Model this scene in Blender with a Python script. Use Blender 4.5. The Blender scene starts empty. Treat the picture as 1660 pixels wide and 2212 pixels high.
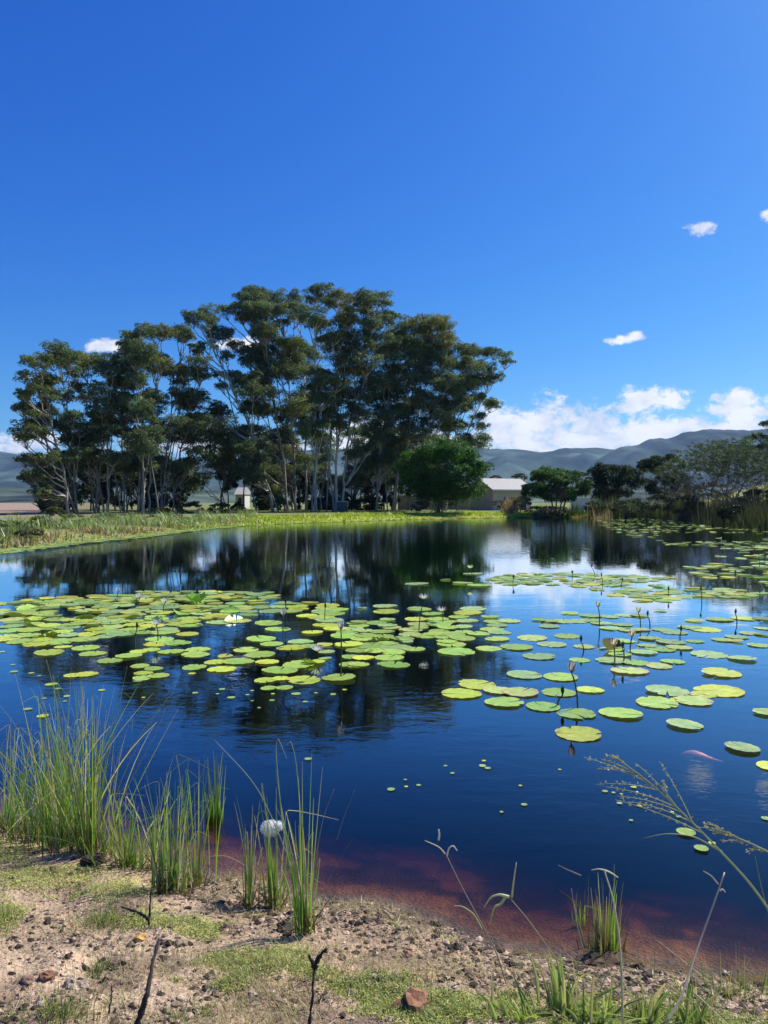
import bpy, math, random
import numpy as np
from mathutils import Vector, Matrix, noise as mnoise
R = math.radians
random.seed(7)
rng = np.random.default_rng(7)
scene = bpy.context.scene
col = scene.collection

# ------------------------------------------------------------------ camera, sky, sun, exposure
EYE = 1.9            # height of the lens above the pond
FPX, CX, CY = 1598.0, 830.0, 1106.0
PITCH = math.atan(21 / 1598.0)
cam_data = bpy.data.cameras.new('camera')
cam = bpy.data.objects.new('camera', cam_data)
col.objects.link(cam)
cam.location = (0, 0, EYE)
cam.rotation_euler = (R(90) - PITCH, 0, 0)
cam_data.sensor_fit = 'HORIZONTAL'
cam_data.sensor_width = 27.0
cam_data.lens = 27.0 * FPX / 1660.0
cam_data.clip_start = 0.05
cam_data.clip_end = 20000
scene.camera = cam

SUN_AZ, SUN_EL = R(58), R(49)      # azimuth clockwise from +Y
sl = bpy.data.lights.new('sun', 'SUN')
sl.energy = 5.0
sl.angle = R(0.5)
sl.color = (1.0, 0.95, 0.86)
so = bpy.data.objects.new('sun', sl)
col.objects.link(so)
sdir = Vector((math.sin(SUN_AZ) * math.cos(SUN_EL), math.cos(SUN_AZ) * math.cos(SUN_EL), math.sin(SUN_EL)))
so.rotation_euler = sdir.to_track_quat('Z', 'Y').to_euler()
so.location = sdir * 50

world = bpy.data.worlds.new('World')
scene.world = world
world.use_nodes = True
WT = world.node_tree
for n in list(WT.nodes):
    WT.nodes.remove(n)


class NT:
    """small helper for node trees"""
    def __init__(self, t):
        self.t = t

    def n(self, kind, **kw):
        nd = self.t.nodes.new(kind)
        for k, v in kw.items():
            if k.startswith('i_'):
                nd.inputs[k[2:].replace('_', ' ')].default_value = v
            else:
                setattr(nd, k, v)
        return nd

    def l(self, a, b):
        self.t.links.new(a, b)

    def put(self, sock, v):
        if isinstance(v, bpy.types.NodeSocket):
            self.l(v, sock)
        elif v is not None:
            sock.default_value = v

    def m(self, op, a, b=None, c=None, clamp=False):
        nd = self.t.nodes.new('ShaderNodeMath')
        nd.operation = op
        nd.use_clamp = clamp
        for i, v in enumerate((a, b, c)):
            self.put(nd.inputs[i], v) if v is not None else None
        return nd.outputs[0]

    def mix(self, f, a, b, bt='MIX'):
        nd = self.t.nodes.new('ShaderNodeMix')
        nd.data_type = 'RGBA'
        nd.blend_type = bt
        self.put(nd.inputs[0], f)
        self.put(nd.inputs[6], a if isinstance(a, bpy.types.NodeSocket) else (*a, 1))
        self.put(nd.inputs[7], b if isinstance(b, bpy.types.NodeSocket) else (*b, 1))
        return nd.outputs[2]

    def ramp(self, f, a, b, c=0.0, d=1.0, kind='SMOOTHSTEP'):
        nd = self.t.nodes.new('ShaderNodeMapRange')
        nd.interpolation_type = kind
        self.put(nd.inputs[0], f)
        for i, v in zip((1, 2, 3, 4), (a, b, c, d)):
            nd.inputs[i].default_value = v
        return nd.outputs[0]

    def noise(self, vec, scale, detail=4, rough=0.55, dist=0.0):
        nd = self.t.nodes.new('ShaderNodeTexNoise')
        nd.inputs['Scale'].default_value = scale
        nd.inputs['Detail'].default_value = detail
        nd.inputs['Roughness'].default_value = rough
        nd.inputs['Distortion'].default_value = dist
        if vec is not None:
            self.l(vec, nd.inputs['Vector'])
        return nd.outputs[0]

    def vscale(self, vec, s, loc=(0, 0, 0)):
        nd = self.t.nodes.new('ShaderNodeMapping')
        self.l(vec, nd.inputs[0])
        nd.inputs['Scale'].default_value = s
        nd.inputs['Location'].default_value = loc
        return nd.outputs[0]


W = NT(WT)
sky = W.n('ShaderNodeTexSky', sky_type='NISHITA', sun_disc=False)
sky.sun_elevation = SUN_EL
sky.sun_rotation = SUN_AZ
sky.air_density = 1.0
sky.dust_density = 0.8
sky.ozone_density = 2.5
hs = W.n('ShaderNodeHueSaturation')
hs.inputs['Hue'].default_value = 0.508
hs.inputs['Saturation'].default_value = 1.22
hs.inputs['Value'].default_value = 1.0
W.l(sky.outputs[0], hs.inputs['Color'])
tc = W.n('ShaderNodeTexCoord')
sep = W.n('ShaderNodeSeparateXYZ')
W.l(tc.outputs['Generated'], sep.inputs[0])
X, Y, Z = sep.outputs
Ys = W.m('MAXIMUM', Y, 0.05)
U = W.m('DIVIDE', X, Ys)          # tangent of azimuth / elevation seen towards +Y
V = W.m('DIVIDE', Z, Ys)
uv = W.n('ShaderNodeCombineXYZ')
W.l(U, uv.inputs[0]); W.l(V, uv.inputs[1])
UV = uv.outputs[0]
nz = W.noise(W.vscale(UV, (1, 1.5, 1)), 24, 8, 0.62, 0.4)
nz3 = W.noise(W.vscale(UV, (1, 1.3, 1), (7, 2, 0)), 75, 6, 0.6, 0.5)
nz2 = W.noise(W.vscale(UV, (1, 1.6, 1), (3, 1, 0)), 9, 5, 0.55, 0.2)


def blob(x, y, rx, ry):
    mp = W.n('ShaderNodeMapping')
    W.l(UV, mp.inputs[0])
    u0, v0 = (x - 830) / 1598, (1085 - y) / 1598
    sx, sy = 1598 / rx, 1598 / ry
    mp.inputs['Scale'].default_value = (sx, sy, 1)
    mp.inputs['Location'].default_value = (-u0 * sx, -v0 * sy, 0)
    ln = W.n('ShaderNodeVectorMath', operation='LENGTH')
    W.l(mp.outputs[0], ln.inputs[0])
    return ln.outputs['Value']


# the clouds: (x, y, rx, ry) in the photograph's sight lines, a band over the hills and a few small ones above
CLOUDS = [(1100, 932, 100, 56), (1185, 912, 95, 46), (1270, 925, 90, 45), (1335, 950, 80, 35), (1420, 935, 100, 38),
          (1520, 930, 90, 38), (1610, 915, 80, 40), (1700, 900, 100, 55), (1150, 960, 150, 28), (980, 955, 100, 30),
          (1405, 866, 82, 27), (1360, 880, 50, 18), (1595, 862, 52, 26), (1555, 885, 40, 14), (1640, 890, 60, 18),
          (1515, 495, 34, 16), (1660, 470, 26, 14), (1372, 727, 20, 10), (1290, 945, 330, 34), (1560, 940, 190, 40), (1340, 736, 26, 10),
          (240, 748, 40, 17), (215, 752, 36, 12), (520, 745, 70, 14), (500, 960, 260, 26), (60, 960, 80, 26),
          (800, 950, 120, 40), (60, 815, 26, 5), (1900, 860, 120, 60)]
dmin = None
for c in CLOUDS:
    b = blob(*c)
    dmin = b if dmin is None else W.m('MINIMUM', dmin, b)
field = W.m('ADD', W.m('SUBTRACT', 1.0, dmin), W.m('ADD', W.m('MULTIPLY', W.m('SUBTRACT', nz, 0.5), 2.7), W.m('MULTIPLY', W.m('SUBTRACT', nz3, 0.5), 1.5)))
mask = W.ramp(field, -0.22, 0.60)
mask = W.m('MULTIPLY', mask, W.ramp(Y, 0.05, 0.2))
shade = W.ramp(W.m('ADD', nz2, W.m('MULTIPLY', W.m('SUBTRACT', nz, 0.5), 0.7)), 0.32, 0.62)
cloudc = W.mix(shade, (4.8, 5.3, 6.4), (7.0, 7.1, 7.4))
# the sky's colours as the photograph's exposure shows them: a deeper blue overhead
sr = W.n('ShaderNodeSeparateColor'); W.l(hs.outputs[0], sr.inputs[0])
cr = W.n('ShaderNodeCombineColor')
EXPO = 0.50
KX = 10 / 2 ** EXPO
for i, (g_, k_) in enumerate(((1.60, .90), (1.185, 1.08), (.75, 1.24))):
    W.l(W.m('MULTIPLY', W.m('POWER', W.m('MULTIPLY', sr.outputs[i], .1), g_), k_ * KX), cr.inputs[i])
skyc = W.mix(mask, cr.outputs[0], cloudc)
bg = W.n('ShaderNodeBackground')
bg.inputs['Strength'].default_value = 0.10
W.l(skyc, bg.inputs[0])
wo = W.n('ShaderNodeOutputWorld')
W.l(bg.outputs[0], wo.inputs[0])

scene.view_settings.view_transform = 'Standard'
scene.view_settings.look = 'None'
scene.view_settings.exposure = EXPO
scene.view_settings.gamma = 1.0
scene.view_settings.use_curve_mapping = False
scene.render.engine = 'CYCLES'
cy = scene.cycles
cy.use_denoising = True
cy.max_bounces = 8
cy.transparent_max_bounces = 16
cy.volume_bounces = 1
cy.caustics_reflective = False
cy.caustics_refractive = False
cy.sample_clamp_indirect = 6

# ------------------------------------------------------------------ sight lines and the lie of the land
_F = np.array((0, math.cos(PITCH), -math.sin(PITCH)))
_U = np.array((0, math.sin(PITCH), math.cos(PITCH)))


def ray(x, y):
    return _F + np.array(((x - CX) / FPX, 0, 0)) - _U * ((y - CY) / FPX)


def at_z(x, y, z=0.0):
    d = ray(x, y)
    t = (z - EYE) / d[2]
    return np.array((0, 0, EYE)) + d * t


def at_d(x, y, dist):
    d = ray(x, y)
    return np.array((0, 0, EYE)) + d * (dist / d[1])


near = [(-300, 1745), (-120, 1762), (0, 1775), (120, 1800), (230, 1822), (310, 1842), (425, 1885), (560, 1900), (640, 1922),
        (700, 1940), (830, 1946), (945, 1981), (1045, 2021), (1120, 2046), (1200, 2062), (1300, 2080), (1380, 2080), (1455, 2090), (1560, 2108), (1660, 2123), (1900, 2180)]
far = [(1950, 1172), (1850, 1160), (1750, 1150), (1660, 1142), (1590, 1138), (1520, 1129), (1440, 1121), (1300, 1117.5), (1150, 1118), (1050, 1119), (930, 1121), (830, 1124), (720, 1128),
       (600, 1131), (500, 1137), (415, 1143), (325, 1153), (250, 1163), (135, 1172), (0, 1189), (-200, 1210)]
poly = [at_z(*p)[:2] for p in near] + [np.array((6, 3.2)), np.array((14, 6)), np.array((24, 14))] + [at_z(*p)[:2] for p in far] + [np.array((-15, 14)), np.array((-7, 6))]
poly = np.array(poly)
for _ in range(1):                                     # round the corners once
    q = np.roll(poly, -1, axis=0)
    poly = np.stack([poly * .75 + q * .25, poly * .25 + q * .75], 1).reshape(-1, 2)


_PA = poly; _E = np.roll(poly, -1, axis=0) - poly; _L2 = (_E ** 2).sum(1) + 1e-12


def sdist(x, y):
    """signed distance to the water's edge, negative over the pond"""
    x = np.asarray(x, float); y = np.asarray(y, float)
    shp = x.shape
    P = np.stack([x.ravel(), np.broadcast_to(y, shp).ravel()], 1)
    out = np.empty(len(P))
    for k in range(0, len(P), 20000):
        p = P[k:k + 20000, None]
        d = p - _PA[None]
        t = np.clip((d * _E).sum(2) / _L2, 0, 1)
        m = np.sqrt(((d - t[..., None] * _E) ** 2).sum(2).min(1))
        by = _PA[:, 1] + _E[:, 1]
        c = (_PA[:, 1] > p[..., 1]) != (by > p[..., 1])
        with np.errstate(divide='ignore', invalid='ignore'):
            xi = _E[:, 0] * (p[..., 1] - _PA[:, 1]) / np.where(_E[:, 1] == 0, 1e-15, _E[:, 1]) + _PA[:, 0]
        ins = (c & (p[..., 0] < xi)).sum(1) % 2 == 1
        out[k:k + 20000] = np.where(ins, -m, m)
    return out.reshape(shp)


_lat = rng.random((256, 256))


def vnoise(x, y, s):
    x = np.asarray(x, float) / s + 77.3; y = np.asarray(y, float) / s + 31.7
    xi, yi = np.floor(x).astype(int), np.floor(y).astype(int)
    fx, fy = x - xi, y - yi
    fx = fx * fx * (3 - 2 * fx); fy = fy * fy * (3 - 2 * fy)
    g = lambda a, b: _lat[a % 256, b % 256]
    return (g(xi, yi) * (1 - fx) + g(xi + 1, yi) * fx) * (1 - fy) + (g(xi, yi + 1) * (1 - fx) + g(xi + 1, yi + 1) * fx) * fy - .5


def sstep(a, b, x):
    t = np.clip((x - a) / (b - a), 0, 1)
    return t * t * (3 - 2 * t)


def height(x, y):
    x = np.asarray(x, float); y = np.asarray(y, float)
    s = sdist(x, y)
    wob = (vnoise(x, y, .8) * .12 + vnoise(x, y, .3) * .04 + vnoise(x, y, .1) * .02) * (1 - sstep(6, 12, y))
    s = s + wob
    fr = sstep(8, 22, np.hypot(x, y))
    so_ = np.maximum(s, 0); si = np.maximum(-s, 0)
    nearz = .36 * (1 - np.exp(-so_ / 1.5))
    farz = .45 * (1 - np.exp(-so_ / 2.2)) + .0035 * np.clip(y - 60, 0, 200)
    z = nearz * (1 - fr) + farz * fr
    z = z - np.where(si < 1.1, .09 * si + .10 * si * si, np.minimum(.22 + .31 * (si - 1.1), 2.4))
    g = (1 - sstep(6, 10, y)) * (.25 * sstep(-.6, -.1, s) + .75 * sstep(.0, .25, s))
    z = z + g * (vnoise(x, y, .45) * .05 + vnoise(x, y, .13) * .03 + vnoise(x, y, .06) * .018 + vnoise(x, y, .033) * .010)
    z = z + 9.5 * sstep(150, 260, y) * sstep(.40, .56, x / np.maximum(y, 1)) * (y < 1500)
    z = z + 3.5 * sstep(75, 200, y) * sstep(-.40, -.50, -0 + x / np.maximum(y, 1)) * 0
    return z


def ground(x, y):
    z = .1
    for _ in range(14):
        p = at_z(x, y, z)
        z = .5 * z + .5 * float(height(p[0], p[1]))
    p = at_z(x, y, z)
    return np.array((p[0], p[1], float(height(p[0], p[1]))))


# ------------------------------------------------------------------ object helpers
def tag(o, label=None, cat=None, group=None, kind=None):
    if label: o['label'] = label
    if cat: o['category'] = cat
    if group: o['group'] = group
    if kind: o['kind'] = kind
    return o


def empty(name, loc, label, cat, group=None):
    o = bpy.data.objects.new(name, None)
    o.empty_display_size = .2
    col.objects.link(o)
    o.location = Vector([float(v) for v in loc])
    return tag(o, label, cat, group)


class MB:
    """collects faces, then links them as one mesh"""
    def __init__(self):
        self.v = []; self.f = []; self.c = []; self.n = 0

    def add(self, verts, faces, c=(1, 1, 1)):
        verts = np.asarray(verts, float).reshape(-1, 3)
        self.v.append(verts)
        fo = self.n
        self.f += [tuple(i + fo for i in f) for f in faces]
        cc = np.asarray(c, float)
        self.c.append(np.tile(cc, (len(verts), 1)) if cc.ndim == 1 else cc)
        self.n += len(verts)

    def quads(self, Q, c):
        """Q (n,4,3), c (n,3)"""
        Q = np.asarray(Q, float)
        n = len(Q)
        self.v.append(Q.reshape(-1, 3))
        idx = np.arange(n * 4).reshape(n, 4) + self.n
        self.f += [tuple(r) for r in idx.tolist()]
        self.c.append(np.repeat(np.asarray(c, float), 4, axis=0))
        self.n += n * 4

    def tube(self, pts, rad, n=6, c=(1, 1, 1)):
        pts = np.asarray(pts, float)
        k = len(pts)
        rad = np.asarray(rad, float) * np.ones(k)
        tan = np.gradient(pts, axis=0)
        tan /= np.linalg.norm(tan, axis=1)[:, None] + 1e-12
        ref = np.array((1.0, 0, 0)) if abs(tan[0][0]) < .8 else np.array((0, 1.0, 0))
        a = np.cross(tan, ref); a /= np.linalg.norm(a, axis=1)[:, None] + 1e-12
        b = np.cross(tan, a)
        th = np.arange(n) * 2 * math.pi / n
        V = pts[:, None] + rad[:, None, None] * (a[:, None] * np.cos(th)[None, :, None] + b[:, None] * np.sin(th)[None, :, None])
        F = []
        for i in range(k - 1):
            for j in range(n):
                F.append((i * n + j, i * n + (j + 1) % n, (i + 1) * n + (j + 1) % n, (i + 1) * n + j))
        F.append(tuple(range(n))[::-1])
        F.append(tuple((k - 1) * n + j for j in range(n)))
        self.add(V.reshape(-1, 3), F, c)

    def box(self, a, b, c=(1, 1, 1)):
        x0, y0, z0 = a; x1, y1, z1 = b
        v = [(x0, y0, z0), (x1, y0, z0), (x1, y1, z0), (x0, y1, z0), (x0, y0, z1), (x1, y0, z1), (x1, y1, z1), (x0, y1, z1)]
        self.add(v, [(0, 3, 2, 1), (4, 5, 6, 7), (0, 1, 5, 4), (1, 2, 6, 5), (2, 3, 7, 6), (3, 0, 4, 7)], c)

    def build(self, name, mat, parent=None, smooth=False, loc=None, local=True):
        me = bpy.data.meshes.new(name)
        V = np.concatenate(self.v) if self.v else np.zeros((0, 3))
        C = np.concatenate(self.c)
        o = bpy.data.objects.new(name, me)
        off = np.array(parent.location if parent is not None else (loc if loc is not None else (0, 0, 0)), float)
        if parent is not None and parent.parent is not None:
            off = off + np.array(parent.parent.location)
        if local: V = V - off
        me.from_pydata(V.tolist(), [], self.f)
        at = me.color_attributes.new('Col', 'FLOAT_COLOR', 'POINT')
        at.data.foreach_set('color', np.concatenate([C, np.ones((len(C), 1))], 1).astype(np.float32).ravel())
        if smooth:
            me.polygons.foreach_set('use_smooth', [True] * len(me.polygons))
        me.materials.append(mat)
        me.update()
        col.objects.link(o)
        if parent is not None: o.parent = parent
        elif loc is not None: o.location = [float(v) for v in loc]
        return o


def bez(a, b, c, n):
    t = np.linspace(0, 1, n)[:, None]
    a, b, c = np.asarray(a, float), np.asarray(b, float), np.asarray(c, float)
    return a * (1 - t) ** 2 + 2 * b * t * (1 - t) + c * t * t


# ------------------------------------------------------------------ materials
def newmat(name):
    m = bpy.data.materials.new(name)
    m.use_nodes = True
    m.node_tree.nodes.clear()
    T = NT(m.node_tree)
    out = T.n('ShaderNodeOutputMaterial')
    return m, T, out


def attr_col(T, name='Col'):
    a = T.n('ShaderNodeAttribute', attribute_name=name)
    return a.outputs['Color']


def principled(T, c, rough, spec=0.5, normal=None, **kw):
    p = T.n('ShaderNodeBsdfPrincipled')
    T.put(p.inputs['Base Color'], c if isinstance(c, bpy.types.NodeSocket) else (*c, 1))
    T.put(p.inputs['Roughness'], rough)
    T.put(p.inputs['Specular IOR Level'], spec)
    if normal is not None: T.l(normal, p.inputs['Normal'])
    return p


def bump(T, h, strength, dist):
    b = T.n('ShaderNodeBump')
    b.inputs['Strength'].default_value = strength
    b.inputs['Distance'].default_value = dist
    T.l(h, b.inputs['Height'])
    return b.outputs[0]


def leafmat(name, trans=.35, rough=.45, spec=.35, tint=(1, 1, 1)):
    m, T, out = newmat(name)
    c = T.mix(1.0, attr_col(T), tint, 'MULTIPLY')
    p = principled(T, c, rough, spec)
    tr = T.n('ShaderNodeBsdfTranslucent')
    T.l(T.mix(1.0, c, (1.35, 1.5, .6), 'MULTIPLY'), tr.inputs[0])
    mx = T.n('ShaderNodeMixShader')
    mx.inputs[0].default_value = trans
    T.l(p.outputs[0], mx.inputs[1]); T.l(tr.outputs[0], mx.inputs[2])
    T.l(mx.outputs[0], out.inputs[0])
    return m


def solidmat(name, rough=.8, spec=.2, scale=6.0, amt=.35, bmp=.4, bdist=.02, stretch=(1, 1, 1)):
    """vertex colour broken up by noise"""
    m, T, out = newmat(name)
    g = T.n('ShaderNodeTexCoord')
    v = T.vscale(g.outputs['Object'], stretch)
    nz = T.noise(v, scale, 6, .6)
    k = T.ramp(nz, .3, .7, 1 - amt, 1 + amt, 'LINEAR')
    kk = T.n('ShaderNodeCombineXYZ')
    for i in range(3): T.l(k, kk.inputs[i])
    c = T.mix(1.0, attr_col(T), kk.outputs[0], 'MULTIPLY')
    p = principled(T, c, rough, spec, bump(T, nz, bmp, bdist))
    T.l(p.outputs[0], out.inputs[0])
    return m


M = {}
M['gum_leaf'] = leafmat('gum_leaf', .3, .6, .25)
M['leaf'] = leafmat('leaf', .2, .6, .2)
M['sunny_leaf'] = leafmat('sunny_leaf', .32, .55, .25)
M['reed'] = leafmat('reed', .3, .4, .4)
M['petal'] = leafmat('petal', .45, .5, .2)
M['bark'] = solidmat('bark', .85, .15, 1.6, .45, .6, .05, (1, 1, .25))
M['wood'] = solidmat('charred_wood', .8, .3, 40, .4, .6, .004)
M['rock'] = solidmat('rock', .85, .2, 22, .4, .8, .01)
M['clod'] = solidmat('soil_clod', .95, .1, 60, .45, .9, .006)
M['hill'] = solidmat('hillside', .95, .05, .006, .45, .5, 20)
M['plaster'] = solidmat('plaster', .85, .2, 1.2, .12, .2, .01)
M['roofing'] = solidmat('roofing', .45, .4, 3, .12, .2, .01, (6, .3, 1))
M['roofing'] = solidmat('roofing', .6, .3, 5, .2, .5, .03, (9, .2, 1))
M['glass'] = solidmat('dark_glass', .12, .6, 2, .1, 0, .01)
M['fish'] = solidmat('fish_skin', .35, .5, 14, .5, .1, .003)
M['fluff'] = solidmat('seed_fluff', .95, .05, 10, .05, 0, .01)


def mat_ground():
    m, T, out = newmat('ground')
    g = T.n('ShaderNodeTexCoord').outputs['Object']
    c = attr_col(T)
    n1 = T.noise(g, 9, 8, .65)
    n2 = T.noise(g, 70, 5, .6)
    n3 = T.noise(g, 2.2, 4, .6)
    n4 = T.noise(g, 230, 3, .7)
    vor = T.n('ShaderNodeTexVoronoi')
    vor.inputs['Scale'].default_value = 55
    T.l(g, vor.inputs['Vector'])
    k = T.m('MULTIPLY', T.ramp(n1, .3, .7, .62, 1.32, 'LINEAR'), T.ramp(n2, .3, .7, .68, 1.28, 'LINEAR'))
    k = T.m('MULTIPLY', k, T.ramp(n3, .3, .7, .85, 1.15, 'LINEAR'))
    k = T.m('MULTIPLY', k, T.ramp(n4, .25, .75, .5, 1.5, 'LINEAR'))
    kk = T.n('ShaderNodeCombineXYZ')
    for i in range(3): T.l(k, kk.inputs[i])
    cc = T.mix(1.0, c, kk.outputs[0], 'MULTIPLY')
    cc = T.mix(T.ramp(n1, .56, .68, 0, .45), cc, T.mix(1.0, cc, (1.15, .85, .72), 'MULTIPLY'))
    h = T.m('ADD', T.m('MULTIPLY', n1, 1.2), T.m('ADD', T.m('MULTIPLY', n2, .45), T.m('MULTIPLY', vor.outputs['Distance'], .35)))
    p = principled(T, cc, .92, .12, bump(T, h, .9, .03))
    T.l(p.outputs[0], out.inputs[0])
    return m


M['ground'] = mat_ground()


def mat_water():
    m, T, out = newmat('pond_water')
    g = T.n('ShaderNodeNewGeometry').outputs['Position']
    sp = T.n('ShaderNodeSeparateXYZ'); T.l(g, sp.inputs[0])
    # capillary ripples, broad lazy undulations, and a breeze ruffling the left far water
    a = T.noise(T.vscale(g, (1, 1.7, 1)), 3.2, 3, .5, .3)
    b = T.noise(T.vscale(g, (1, 2.2, 1)), 11, 2, .5)
    c = T.noise(T.vscale(g, (1, 1.4, 1)), .8, 2, .5)
    wind = T.m('MULTIPLY', T.ramp(T.m('ADD', sp.outputs[1], T.m('MULTIPLY', T.noise(g, .25, 3), 6)), 27, 33),
               T.ramp(sp.outputs[0], -9, -18))
    patch = T.ramp(T.noise(T.vscale(g, (.5, 1.4, 1)), .45, 2), .42, .6, .35, 1.0)
    calm = T.ramp(sp.outputs[1], 8, 18, 1.0, .22)
    h = T.m('ADD', T.m('MULTIPLY', T.m('MULTIPLY', T.m('ADD', T.m('MULTIPLY', a, .0027), T.m('MULTIPLY', b, .0008)), patch), calm), T.m('MULTIPLY', c, .0011))
    wh = T.m('MULTIPLY', T.m('ADD', T.noise(T.vscale(g, (1, 2.0, 1)), 4.5, 3), T.noise(g, 1.8, 2)), .05)
    h = T.m('ADD', h, T.m('MULTIPLY', wind, wh))
    far_ = T.m('MULTIPLY', T.ramp(sp.outputs[1], 15, 42), .0065)
    h = T.m('ADD', h, T.m('MULTIPLY', far_, T.noise(T.vscale(g, (1.3, 1, 1)), 3.0, 2)))
    bp = T.n('ShaderNodeBump')
    bp.inputs['Strength'].default_value = 1.0
    bp.inputs['Distance'].default_value = 1.0
    T.l(h, bp.inputs['Height'])
    fr = T.n('ShaderNodeFresnel')
    bf = T.n('ShaderNodeNewGeometry').outputs['Backfacing']
    T.l(T.ramp(bf, 0, 1, 1.34, 1 / 1.34, 'LINEAR'), fr.inputs['IOR'])     # the same air-to-water curve from both sides
    T.l(bp.outputs[0], fr.inputs['Normal'])
    gl = T.n('ShaderNodeBsdfGlossy'); gl.inputs['Roughness'].default_value = .015
    gl.inputs['Color'].default_value = (.86, .95, 1, 1)
    T.l(bp.outputs[0], gl.inputs['Normal'])
    tr = T.n('ShaderNodeBsdfTransparent')
    mx = T.n('ShaderNodeMixShader')
    f_ = fr.outputs[0]
    f_ = T.m('MULTIPLY', f_, T.m('MINIMUM', 2.05, T.m('ADD', .55, T.m('MULTIPLY', f_, 8.5))), clamp=True)
    T.l(f_, mx.inputs[0]); T.l(tr.outputs[0], mx.inputs[1]); T.l(gl.outputs[0], mx.inputs[2])
    T.l(mx.outputs[0], out.inputs['Surface'])
    va = T.n('ShaderNodeVolumeAbsorption')
    va.inputs['Color'].default_value = (.52, .27, .10, 1)
    va.inputs['Density'].default_value = 13.0
    T.l(va.outputs[0], out.inputs['Volume'])
    return m


M['water'] = mat_water()


def mat_pad(name, base, vein, edge, edge_amt=.5):
    m, T, out = newmat(name)
    g = T.n('ShaderNodeTexCoord').outputs['Object']
    oi = T.n('ShaderNodeObjectInfo')
    sp = T.n('ShaderNodeSeparateXYZ'); T.l(g, sp.inputs[0])
    r = T.n('ShaderNodeVectorMath', operation='LENGTH'); T.l(g, r.inputs[0])
    r = r.outputs['Value']
    ang = T.m('ARCTAN2', sp.outputs[1], sp.outputs[0])
    w = T.noise(g, 3, 3)
    s = T.m('ABSOLUTE', T.m('SINE', T.m('ADD', T.m('MULTIPLY', ang, 9), T.m('MULTIPLY', w, 1.2))))
    vn = T.m('MULTIPLY', T.ramp(s, .34, .0), T.ramp(r, 1.0, .2, .35, 1.0))
    # object coordinates: shift noise by the object's own random number so pads differ
    cmb = T.n('ShaderNodeCombineXYZ'); T.l(T.m('MULTIPLY', oi.outputs['Random'], 40), cmb.inputs[2])
    av = T.n('ShaderNodeVectorMath', operation='ADD'); T.l(g, av.inputs[0]); T.l(cmb.outputs[0], av.inputs[1])
    blot = T.noise(av.outputs[0], 2.6, 6, .65)
    c = T.mix(T.ramp(blot, .35, .65), base, tuple(min(1, x * 1.35) for x in base))
    c = T.mix(vn, c, vein)
    ed = T.m('MULTIPLY', T.ramp(T.m('ADD', r, T.m('MULTIPLY', T.m('SUBTRACT', blot, .5), .9)), .70, 1.05), edge_amt)
    c = T.mix(ed, c, edge)
    spots = T.ramp(T.noise(av.outputs[0], 9, 3), .66, .70)
    c = T.mix(T.m('MULTIPLY', spots, .75), c, (.09, .06, .025))
    rot = T.m('MULTIPLY', T.ramp(T.noise(av.outputs[0], 1.7, 4), .60, .66), T.ramp(r, .55, 1.0))
    c = T.mix(T.m('MULTIPLY', rot, .7), c, (.26, .17, .05))
    h = T.n('ShaderNodeHueSaturation')
    T.l(T.ramp(oi.outputs['Random'], 0, 1, .485, .515, 'LINEAR'), h.inputs['Hue'])
    T.l(T.ramp(T.m('FRACT', T.m('MULTIPLY', oi.outputs['Random'], 17.3)), 0, 1, .75, 1.2, 'LINEAR'), h.inputs['Value'])
    T.l(c, h.inputs['Color'])
    p = principled(T, h.outputs[0], .36, .5, bump(T, T.m('ADD', vn, T.m('MULTIPLY', blot, .8)), .35, .02))
    tr = T.n('ShaderNodeBsdfTranslucent'); T.l(h.outputs[0], tr.inputs[0])
    mx = T.n('ShaderNodeMixShader'); mx.inputs[0].default_value = .12
    T.l(p.outputs[0], mx.inputs[1]); T.l(tr.outputs[0], mx.inputs[2])
    T.l(mx.outputs[0], out.inputs[0])
    return m


M['pad_green'] = mat_pad('pad_green', (.25, .40, .055), (.42, .54, .12), (.46, .48, .12))
M['pad_yellow'] = mat_pad('pad_yellow', (.40, .49, .045), (.55, .60, .10), (.60, .54, .08), .55)
M['pad_grey'] = mat_pad('pad_grey', (.26, .39, .12), (.36, .48, .18), (.48, .54, .26))
M['pad_pink'] = mat_pad('pad_pink', (.34, .44, .10), (.44, .48, .16), (.58, .36, .20), .6)

# ------------------------------------------------------------------ the ground, one sheet to the horizon
def spaced(a, b, s): return list(np.arange(a, b, s))


xs = spaced(-3.4, 3.4, .032)
g_, s_ = 3.4, .05
while g_ < 7000:
    xs += [g_, -g_]
    g_ += s_; s_ = min(s_ * 1.10, 1.2) if g_ < 75 else s_ * 1.25
xs = np.array(sorted(xs))
ys = spaced(1.5, 4.9, .03)
g_, s_ = 4.9, .04
while g_ < 7000:
    ys.append(g_); g_ += s_; s_ = min(s_ * 1.10, 1.0) if g_ < 130 else s_ * 1.25
ys = np.array([-3000, -300, -60, -20, -8, -3, -1, 0, .6, 1.1] + ys)
GX, GY = np.meshgrid(xs, ys)
GZ = height(GX, GY)
SD = sdist(GX, GY)


def patch_w(px, py, rx, ry):
    """soft patch centred where the sight line (px, py) meets the ground"""
    c = ground(px, py)
    ax = rx / 1598 * c[1]
    ay = ry / 1598 * c[1] ** 2 / 1.6
    d = np.hypot((GX - c[0]) / ax, (GY - c[1]) / ay)
    return np.clip(1.25 - d, 0, 1)


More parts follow.
